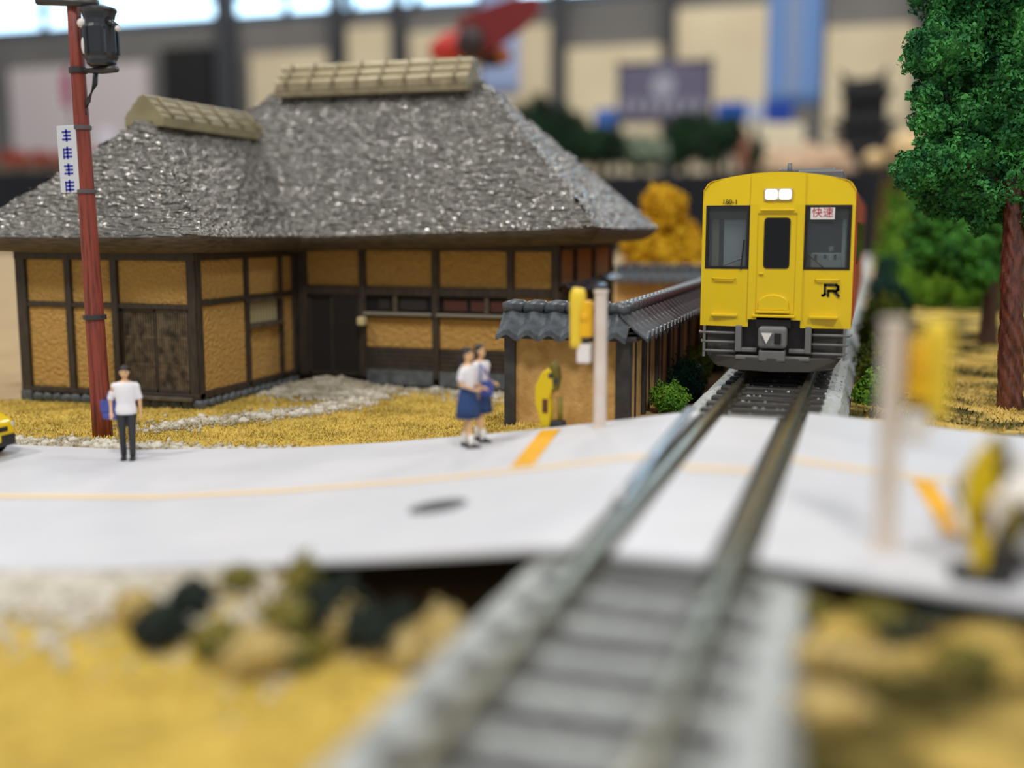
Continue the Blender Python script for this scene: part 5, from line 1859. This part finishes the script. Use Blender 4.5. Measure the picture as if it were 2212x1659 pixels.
# foam clumps in the foreground verge
M_foamK = mat('dark_foam', (44, 56, 46), 0.85, col2=(30, 36, 34), vscale=2)
M_foamO = mat('olive_foam', (156, 142, 58), 0.85, col2=(96, 98, 48), vscale=2)
M_foamT = mat('pale_tan_foam', (226, 206, 148), 0.85, col2=(196, 168, 90), vscale=2)
clumps = [(350, 1318, 60, 48, M_foamK, 'dark green foam clump at the pebble end of the near verge'), (420, 1290, 50, 40, M_foamK, 'dark green foam clump on the verge under the white road edge'),
          (470, 1320, 55, 40, M_foamO, 'olive foam clump between dark clumps on the near verge'), (560, 1330, 75, 46, M_foamT, 'pale tan foam clump in the middle of the near verge'),
          (620, 1300, 60, 48, M_foamO, 'olive foam clump behind the pale tan clumps of the verge'), (700, 1270, 55, 46, M_foamK, 'dark foam clump touching the white road edge'),
          (735, 1330, 50, 54, M_foamT, 'tall pale tan foam clump beside the dark foam on the near verge'), (800, 1285, 60, 50, M_foamK, 'broad dark foam clump on the verge below the manhole cover'),
          (860, 1300, 55, 44, M_foamK, 'dark foam clump nearest the ballast on the near verge'), (905, 1340, 70, 52, M_foamT, 'pale tan foam clump close to the ballast shoulder'),
          (960, 1285, 62, 54, M_foamT, 'pale yellow foam clump at the foot of the ballast shoulder'), (640, 1360, 70, 26, M_foamO, 'flat olive foam clump spreading onto the front lawn'),
          (800, 1392, 75, 22, M_foamT, 'flat pale foam clump on the front lawn'), (520, 1270, 40, 30, M_foamO, 'small olive foam clump against the white road edge'),
          (655, 1256, 38, 40, M_foamO, 'olive foam clump tucked under the white road edge'), (752, 1250, 40, 46, M_foamK, 'dark foam clump under the white road edge above the tall tan clump'),
          (868, 1250, 40, 46, M_foamK, 'large dark foam clump under the white road edge by the ballast'), (1008, 1322, 30, 40, M_foamT, 'pale tan foam clump leaning on the ballast shoulder'),
          (938, 1238, 30, 36, M_foamO, 'olive foam clump in the gap under the road by the ballast'), (500, 1372, 44, 26, M_foamT, 'pale tan foam clump at the lawn side of the dark clumps'),
          (868, 1380, 46, 26, M_foamO, 'olive foam clump on the lawn side near the ballast'), (290, 1300, 44, 34, M_foamT, 'pale tan foam clump at the pebble side of the verge')]
for i, (px, py, w, h, m, lab) in enumerate(clumps):
    c = P(px, py + h * 0.4, z=0.15)
    c = P(px, py + h * 0.4, z=gz(c.x, min(c.y, 9.6)))
    if c.y > 9.6:
        c = P(px, py, Y=9.45 if py > 1265 else 9.78)
    s = (c - Vector((0, 0, CAMZ))).length / FPX
    hk = 2.3 if (px > 640 and py < 1300) else 1.6
    bush(0, 0, 0, w * s * 1.1, h * s * hk, m, lab, 100 + i, 0.03, 900, 5, name='foam_clump', X=(c.x, c.y, gz(c.x, c.y) - 0.02))
clR = [(1800, 1300, 60, 46, M_foamO, 'olive foam clump behind the ballast at the crossing post foot'), (1760, 1330, 50, 40, M_foamO, 'small olive foam clump at the ballast edge by the crossing'),
       (1900, 1345, 80, 44, M_foamO, 'olive foam clump on the verge below the white crossing post'), (2030, 1330, 90, 50, M_foamK, 'dark foam clump on the verge below the barrier machine'),
       (2160, 1340, 100, 56, M_foamK, 'broad dark foam clump on the verge below the white car'), (1960, 1385, 70, 40, M_foamK, 'dark foam clump among the tan clumps by the near track'),
       (1750, 1420, 80, 44, M_foamT, 'pale tan foam clump beside the ballast in front of the crossing'), (1860, 1430, 90, 40, M_foamT, 'pale tan foam clump between olive clumps near the track'),
       (2080, 1430, 90, 44, M_foamO, 'olive foam clump on the near corner lawn'), (1790, 1520, 110, 50, M_foamT, 'wide pale tan foam clump at the near end of the ballast')]
for i, (px, py, w, h, m, lab) in enumerate(clR):
    c = P(px, py + h * 0.3, z=0.82)
    s = (c - Vector((0, 0, CAMZ))).length / FPX
    bush(0, 0, 0, w * s * 0.8, h * s * 1.0, m, lab, 130 + i, 0.03, 900, 5, name='foam_clump', X=(c.x, c.y, gz(c.x, c.y) - 0.02))

# ---------------------------------------------------------------- the exhibition hall behind
M_hallgrey = mat('hall_wall_shade_grey', (120, 118, 116), 0.8, col2=(104, 103, 102), vscale=0.01)  # shading at the top of the hall wall put into this grey
M_hallcream = mat('hall_panel_cream', (226, 212, 180), 0.8, col2=(206, 190, 160), vscale=0.008)
M_hallcol = mat('hall_column', (58, 60, 66), 0.7)
M_hallfloor = mat('hall_floor', (96, 92, 88), 0.5)
M_cloth = mat('black_table_cloth', (22, 24, 32), 0.85)
M_pane = mat('bright_window', (210, 236, 255), 0.3, emit=(190, 228, 255), estr=3.2)
M_steel = mat('window_steel', (60, 96, 128), 0.5)
HY = 1200.0
fl = MB().box(-1700, 900, -300, HY + 5, -122, -120).build('floor', M_hallfloor)
tag(fl, 'grey floor of the exhibition hall', None, kind='structure')
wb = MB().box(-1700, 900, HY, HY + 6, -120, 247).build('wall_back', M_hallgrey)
tag(wb, 'back wall of the exhibition hall, its shading put into the grey', None, kind='structure')
wn = MB().box(-1700, 900, HY + 1, HY + 4, 247, 430).build('window_1', M_pane)
tag(wn, 'bright clerestory window band high on the hall wall', None, kind='structure')
for z in (252, 275):
    MB().box(-1700, 900, HY - 3, HY + 2, z - 5, z + 1).build('window_bar', M_steel, wn)
for px in (95, 210, 500, 620, 760, 900, 1210, 1445, 1990):
    q = P(px, 20, Y=HY)
    MB().box(q.x - 5, q.x + 5, HY - 3, HY + 2, 247, 430).build('window_mullion', M_steel, wn)
for px, w in ((500, 44), (735, 26), (865, 20), (1210, 26), (1445, 22), (1990, 30)):
    q = P(px, 200, Y=HY)
    MB().box(q.x - w * 0.28, q.x + w * 0.28, HY - 14, HY, -120, 300 if px < 700 else 430).build('column', M_hallcol, wb)
for x0, x1, y0, y1 in ((540, 715, 118, 480), (750, 850, 60, 480), (885, 1195, 70, 480), (1225, 1430, 105, 480), (1462, 1660, 20, 480), (1780, 1975, 60, 480), (2005, 2260, 60, 480), (20, 330, 150, 480)):
    a, b = P(x0, y0, Y=HY - 8), P(x1, y1, Y=HY - 8)
    MB().box(a.x, b.x, HY - 9, HY, b.z - 120, a.z).build('wall_panel', M_hallcream if x0 > 400 else mat('hall_panel_pale', (214, 204, 206), 0.8), wb)
a, b = P(350, 105, Y=HY - 8), P(470, 480, Y=HY - 8)
MB().box(a.x, b.x, HY - 10, HY, b.z - 120, a.z).build('dark_doorway', M_black, wb)


def hang(name, px0, px1, py0, py1, Y, m, label, cat, thick=0.4):
    a, b = P(px0, py0, Y=Y), P(px1, py1, Y=Y)
    t = thing(name, ((a.x + b.x) / 2, Y, b.z), label, cat)
    # slightly billowing cloth sheet
    vs_, fs_ = [], []
    nx, nz = 14, 8
    for s in (0, thick):
        for j in range(nz + 1):
            for i in range(nx + 1):
                u_, w = i / nx, j / nz
                vs_.append((a.x + (b.x - a.x) * u_, Y + s + 0.35 * math.sin(u_ * 9) * (1 - w * 0.3), a.z + (b.z - a.z) * w))
    N = (nx + 1) * (nz + 1)
    for j in range(nz):
        for i in range(nx):
            q = j * (nx + 1) + i
            fs_.append((q, q + 1, q + nx + 2, q + nx + 1))
            fs_.append((N + q, N + q + nx + 1, N + q + nx + 2, N + q + 1))
    for i in range(nx):
        fs_ += [(i, N + i, N + i + 1, i + 1)]
        q = nz * (nx + 1) + i
        fs_ += [(q, q + 1, N + q + 1, N + q)]
    for j in range(nz):
        q = j * (nx + 1)
        fs_ += [(q, q + nx + 1, N + q + nx + 1, N + q)]
        q += nx
        fs_ += [(q, N + q, N + q + nx + 1, q + nx + 1)]
    mb_ = MB()
    mb_.add(vs_, fs_)
    mb_.build('cloth', m, t, smooth=True)
    MB().tube([(a.x - 1, Y + 0.2, a.z), (b.x + 1, Y + 0.2, a.z)], 0.5, 8).build('hanging_rod', M_hallcol, t, smooth=True)
    return t, a, b


M_bluecloth = mat('blue_banner_cloth', (122, 160, 218), 0.8)
M_bluecloth2 = mat('pale_blue_banner_cloth', (168, 186, 226), 0.8)
M_purple = mat('grey_purple_cloth', (112, 108, 132), 0.85)
M_bannertext = mat('banner_print_white', (206, 216, 234), 0.8)
t, a, b = hang('blue_banner', 1662, 1772, -60, 228, 420, M_bluecloth, 'tall blue hanging banner with white lettering on the far hall side', 'banner')
mb = MB()
for k in range(6):
    zc = a.z + (b.z - a.z) * (0.14 + 0.14 * k)
    xc = a.x + (b.x - a.x) * 0.48
    for j in range(3):
        mb.box(xc - 2.6, xc + 2.6, 419.2, 419.5, zc - 2.4 + 2.2 * j, zc - 1.6 + 2.2 * j)
    mb.box(xc - 0.5, xc + 0.5, 419.2, 419.5, zc - 3, zc + 3)
mb.build('lettering', M_bannertext, t)
MB().tube([((a.x + b.x) / 2 + 10, 420.5, -118), ((a.x + b.x) / 2 + 10, 420.5, a.z + 2)], 0.8, 8).build('banner_pole', M_hallcol, t, smooth=True)
t, a, b = hang('pale_blue_banner', 1038, 1122, -60, 205, 420, M_bluecloth2, 'pale blue hanging banner behind the red model aircraft', 'banner')
MB().tube([(a.x - 1, 420.5, -118), (a.x - 1, 420.5, a.z + 2)], 0.8, 8).build('banner_pole', M_hallcol, t, smooth=True)
t, a, b = hang('emblem_banner', 1338, 1532, 140, 262, 330, M_purple, 'grey purple cloth banner with a pale round emblem in the hall', 'banner')
c = P(1432, 186, Y=329)
MB().lathe((c.x, 329.4, c.z), [(0.3, -0.1), (3.6, -0.1), (3.6, 0.1)], 20, 'y').build('emblem', mat('pale_emblem', (176, 176, 190), 0.8), t)
mb = MB()
for k in range(7):
    q = P(1350 + 27 * k, 228, Y=329)
    mb.box(q.x - 1.2, q.x + 0.9, 329.2, 329.5, q.z - 2.0, q.z + 1.6)
mb.build('lettering', mat('pale_lettering', (170, 168, 184), 0.8), t)
for xx_ in (a.x, b.x):
    MB().tube([(xx_, 330.6, -118), (xx_, 330.6, a.z + 1)], 0.7, 8).build('banner_pole', M_hallcol, t, smooth=True)


def cloth_table(px0, px1, pytop, Y, depth, label):
    a, b = P(px0, pytop, Y=Y), P(px1, pytop, Y=Y)
    zt = (a.z + b.z) / 2
    t = thing('display_table', ((a.x + b.x) / 2, Y + depth / 2, -120), label, 'table')
    MB().box(a.x, b.x, Y, Y + depth, zt - 3, zt).build('table_top', M_cloth, t, bevel=0.5)
    # pleated cloth skirt
    n = 60
    ring = []
    for i in range(n + 1):
        ring.append((a.x + (b.x - a.x) * i / n, Y - 0.4 + 0.8 * math.sin(i * 1.9)))
    ring += [(b.x, Y + depth), (a.x, Y + depth)]
    MB().prism(ring, 'z', -120, zt - 1).build('cloth_skirt', M_cloth, t, smooth=False)
    return zt


z1 = cloth_table(-420, 170, 372, 262, 40, 'black cloth covered display stand on the farmhouse side of the hall')
z2 = cloth_table(1010, 2300, 372, 262, 45, 'black cloth covered display stand behind the ginkgo and train')

# red and orange flower boxes on the far display stand
M_flower = mat('orange_red_flowers', (206, 92, 70), 0.8, col2=(150, 60, 52), vscale=0.4)
M_brown = mat('brown_box', (120, 104, 84), 0.8)
for i, (px, w, h) in enumerate(((20, 34, 46), (80, 30, 40), (140, 28, 42), (205, 34, 38))):
    q = P(px, 360, Y=270)
    s = 270 / FPX * 1.05
    t = thing('flower_planter', (q.x, 270, z1), ['orange-red flowers in a brown planter at the outer end of the display stand', 'smaller orange-red flowers in a brown planter on the display stand', 'orange-red flowers in a planter seen beside the pole sign', 'reddish flowers in a planter behind the thatched wing roof'][i], 'planter')
    MB().box(q.x - w * s, q.x + w * s, 268, 276, z1, z1 + 2.2).build('planter_box', M_brown, t, bevel=0.2)
    foliage('flowers', [(q.x + k * w * s * 0.5, 272, z1 + 3.2, w * s * 0.6, 3, h * s * 0.55) for k in (-1, 0, 1)], 8, 0.5, M_flower, t, 200 + i)
# small white card stand and magenta flag
q = P(228, 285, Y=280)
t = thing('card_stand', (q.x, 280, z1), 'white card stand between the pole and the thatched wing roof', 'card stand')
MB().box(q.x - 2.6, q.x + 2.6, 280, 280.6, z1 + 1, z1 + 13).build('card', mat('white_card', (226, 222, 236), 0.7), t, bevel=0.2)
MB().box(q.x - 2, q.x + 2, 279, 283, z1, z1 + 1.2).build('stand_foot', M_hallcol, t)
q = P(143, 190, Y=320)
t = thing('magenta_flag', (q.x, 320, -120), 'small magenta flag on a thin mast beside the pole', 'flag')
MB().tube([(q.x + 2.0, 320, -120), (q.x + 2.0, 320, q.z + 9)], 0.35, 8).build('mast', M_hallcol, t, smooth=True)
MB().prism([(q.x + 2, q.z - 8), (q.x - 1.6, q.z - 5), (q.x - 1.8, q.z + 4), (q.x + 2, q.z + 7)], 'y', 319.8, 320.2).build('flag_cloth', mat('magenta_cloth', (176, 56, 104), 0.8), t)

# dark green model trees on the far stand
M_fartree = mat('far_dark_green', (38, 74, 40), 0.85, col2=(20, 34, 28), vscale=0.12)
M_farpale = mat('far_pale_foliage', (168, 184, 160), 0.85, col2=(120, 128, 112), vscale=0.2)
M_farpink = mat('far_pink_blossom', (206, 150, 128), 0.85)


def far_tree(px, py, w, h, m, label, seed, Y=272, name='far_model_tree'):
    """foliage blob whose visible top is at py and which stands on the black stand"""
    top = P(px, py, Y=Y)
    s = Y / FPX * 1.05
    t = thing(name, (top.x, Y, z2), label, 'tree')
    hh = max(3.0, top.z - z2)
    MB().tube([(top.x, Y, z2 - 0.2), (top.x, Y, z2 + hh * 0.5)], [1.0, 0.7], 8).build('trunk', M_bark2, t)
    rng_ = random.Random(seed)
    L = []
    for k in range(7):
        L.append((top.x + rng_.uniform(-0.6, 0.6) * w * s, Y + rng_.uniform(-1.5, 1.5), z2 + hh * rng_.uniform(0.42, 0.75), w * s * 0.42, min(w * s * 0.4, 3.0), hh * 0.3))
    L.append((top.x, Y, z2 + hh * 0.72, w * s * 0.4, min(w * s * 0.35, 3.0), hh * 0.28))
    foliage('foliage', L, 5, 0.55, m, t, seed, 0.5, 0.8)


for i, a in enumerate(((1130, 225, 60, 1, M_fartree, 'dark green model tree rising behind the right end of the thatched roof'), (1170, 208, 34, 1, M_fartree, 'pointed dark green model tree beside the pale blue banner'),
                       (1215, 235, 60, 1, M_fartree, 'broad dark green model tree on the black stand'), (1290, 268, 60, 1, M_fartree, 'low dark green model tree below the purple banner edge'),
                       (1385, 292, 55, 1, M_farpale, 'pale grey-green model tree under the purple banner'), (1485, 250, 60, 1, M_fartree, 'dark green model tree below the emblem banner'),
                       (1556, 255, 48, 1, M_fartree, 'dark green model tree left of the cream box'), (1605, 292, 22, 1, M_farpink, 'pinkish blossom tree beside the dark trees on the stand'),
                       (1636, 300, 16, 1, M_fartree, 'small green model tree next to the blossom tree'))):
    far_tree(*a, 300 + i, Y=(268, 281, 294, 268, 281, 294, 268, 296, 268)[i])
# blue and white stall signs
for i, (x0, x1, y0, y1, c_, lab) in enumerate(((1545, 1612, 222, 262, (32, 92, 190), 'blue stall sign beyond the dark model trees'), (1614, 1650, 222, 262, (196, 206, 226), 'white stall sign between two blue signs'), (1652, 1712, 218, 262, (26, 72, 176), 'deep blue stall sign under the tall blue banner'), (1285, 1335, 236, 272, (60, 110, 200), 'blue stall sign left of the emblem banner'))):
    a, b = P(x0, y0, Y=400), P(x1, y1, Y=400)
    t = thing('stall_sign', ((a.x + b.x) / 2, 400, -120), lab, 'sign')
    MB().box(a.x, b.x, 400, 401, b.z, a.z).build('sign_board', mat('stall_sign_%d_%d_%d' % c_, c_, 0.7), t, bevel=0.2)
    MB().box((a.x + b.x) / 2 - 0.8, (a.x + b.x) / 2 + 0.8, 401, 402, -120, b.z + 1).build('sign_post', M_hallcol, t)
# cream boxes and crumpled cream paper hill
M_cream = mat('cream_box', (236, 226, 198), 0.7)
M_peach = mat('peach_paper', (226, 196, 162), 0.8, col2=(206, 170, 140), vscale=0.1)
a, b = P(1640, 268, Y=285), P(1735, 300, Y=285)
t = MB().box(a.x, b.x, 285, 293, z2, a.z).build('cream_box', M_cream, loc=((a.x + b.x) / 2, 289, z2), bevel=0.4)
tag(t, 'cream cardboard box on the black stand below the blue signs', 'box')
q = P(1735, 345, Y=275)
mb = MB()
for k in range(6):
    c = P(1650 + 32 * k, 345, Y=276)
    mb.ball((c.x, 276, z2), (4.2, 4, 3.5 + 3.0 * (0.3 + 0.7 * abs(math.sin(k * 1.7)))), 14, 9, 0.5, 2.5, k)
mb.v = [(p[0], p[1], max(p[2], z2)) for p in mb.v]
o = mb.build('paper_hill', M_peach, loc=(q.x, 276, z2), remesh=0.5)
tag(o, 'crumpled peach paper hill on the black stand behind the train roof', 'paper model')
# black castle model
ct = P(1865, 345, Y=292)
s = 255 / FPX * 1.05
cx_ = ct.x
zb = z2 - 1
M_castle = mat('castle_black', (22, 24, 30), 0.7)
cs = thing('castle_model', (cx_, 292, z2), 'black castle tower model with flared roof on the far stand', 'castle model')
zt = P(1865, 160, Y=292).z
hc = zt - z2
MB().box(cx_ - 7.0, cx_ + 7.0, 288, 297, z2 - 0.2, z2 + hc * 0.42).build('tower_base', M_castle, cs, bevel=0.2)
MB().box(cx_ - 5.3, cx_ + 4.9, 289, 296, z2 + hc * 0.40, z2 + hc * 0.80).build('tower_storey', M_castle, cs, bevel=0.2)
for zc, w, h in ((0.46, 8.4, 0.07), (0.74, 6.4, 0.10)):
    pr = [(cx_ - w, z2 + hc * (zc + h)), (cx_ - w * 0.7, z2 + hc * zc), (cx_ + w * 0.7, z2 + hc * zc), (cx_ + w, z2 + hc * (zc + h)), (cx_ + w * 0.5, z2 + hc * (zc + h * 1.3)), (cx_ - w * 0.5, z2 + hc * (zc + h * 1.3))]
    MB().prism(pr, 'y', 287, 298).build('tower_roof', M_castle, cs, bevel=0.2)
pr = [(cx_ - 6.6, z2 + hc * 1.03), (cx_ - 4.6, z2 + hc * 0.80), (cx_ + 4.2, z2 + hc * 0.80), (cx_ + 5.0, z2 + hc * 1.06), (cx_ + 2.4, z2 + hc * 0.95), (cx_ - 3.0, z2 + hc * 0.93)]
MB().prism(pr, 'y', 288, 297).build('ridge_roof', M_castle, cs, bevel=0.2)
# two warm balls added in place of bright wall seen past the castle
for px, py, r, lab in ((1890, 345, 2.6, 'small round warm ball standing in for bright wall at the foot of the castle model'), (1965, 322, 4.6, 'larger warm ball standing in for bright wall between castle model and tree')):
    q = P(px, py, Y=263 - 0.0)
    t = thing('stand_in_ball', (q.x, 266, z2), lab, 'stand-in')
    q = P(px, py, Y=266)
    MB().ball((q.x, 266, q.z), (r, r, r * 0.85), 16, 10).build('ball_body', mat('stand_in_cream', (240, 206, 150), 0.7), t, smooth=True)
    MB().box(q.x - 0.6, q.x + 0.6, 265.4, 266.6, z2, q.z).build('ball_post', M_castle, t)
# red model aircraft on a stand behind the roof
M_redac = mat('aircraft_red', (196, 52, 46), 0.5)
M_redac2 = mat('aircraft_dark_red', (116, 26, 30), 0.5)
M_acdk = mat('aircraft_black', (44, 30, 32), 0.5)
YA = 110.0
n0, n1 = P(935, 112, Y=YA), P(1085, 85, Y=YA)
ac = thing('model_aircraft', ((n0.x + n1.x) / 2, YA, 0), 'red and black propeller aircraft model on a stand behind the thatched roof', 'model aircraft')
mid = (n0 + n1) / 2
MB().tube([n0, n0.lerp(n1, 0.25), n0.lerp(n1, 0.6), n1], [0.9, 1.7, 1.5, 0.5], 14).build('fuselage', M_redac, ac, smooth=True)
w0, w1 = P(1000, 90, Y=YA - 1.8), P(1165, 5, Y=YA - 3)
d = (w1 - w0).normalized()
up = Vector((-d.z, 0, d.x))
mbw = MB()
rings = []
for t_, ww in ((0, 2.3), (0.3, 2.2), (0.75, 1.6), (1.0, 0.7)):
    c = w0.lerp(w1, t_)
    rings.append([c + up * ww + Vector((0, -0.2, 0)), c + up * ww + Vector((0, 0.2, 0)), c - up * ww + Vector((0, 0.3, 0)), c - up * ww + Vector((0, -0.3, 0))])
mbw.loft(rings).build('wing', M_redac2, ac, bevel=0.1)
c = P(1018, 92, Y=YA - 2.2)
MB().ball(c, (1.7, 0.9, 1.7), 14, 9).build('engine', M_acdk, ac, smooth=True)
c = P(1065, 122, Y=YA - 0.5)
MB().ball(c, (2.0, 1.0, 1.1), 14, 9).build('tail_body', M_acdk, ac, smooth=True)
c2 = P(1085, 118, Y=YA - 1)
MB().ball(c2, (0.8, 0.5, 0.8), 10, 7).build('tail_tip', mat('aircraft_orange', (206, 120, 70), 0.5), ac, smooth=True)
MB().tube([(mid.x, YA + 0.2, -0.1), (mid.x, YA + 0.2, mid.z)], 0.25, 8).build('stand_rod', M_iron, ac, smooth=True)
MB().lathe((mid.x, YA + 0.2, -0.1), [(2.5, 0), (2.4, 0.3), (0.3, 0.4)], 20).build('stand_foot', M_iron, ac)
# legs and cloth of our own table under the diorama board
tb = MB().box(-150, 80, 2.5, 172, -6, -0.12).build('layout_board', M_soil)
tag(tb, 'wooden base board carrying the whole diorama', None, kind='structure')
ts = MB().box(-149, 79, 3.5, 171, -120, -6).build('table_cloth', M_cloth)
tag(ts, 'black cloth hanging round the diorama table', None, kind='structure')
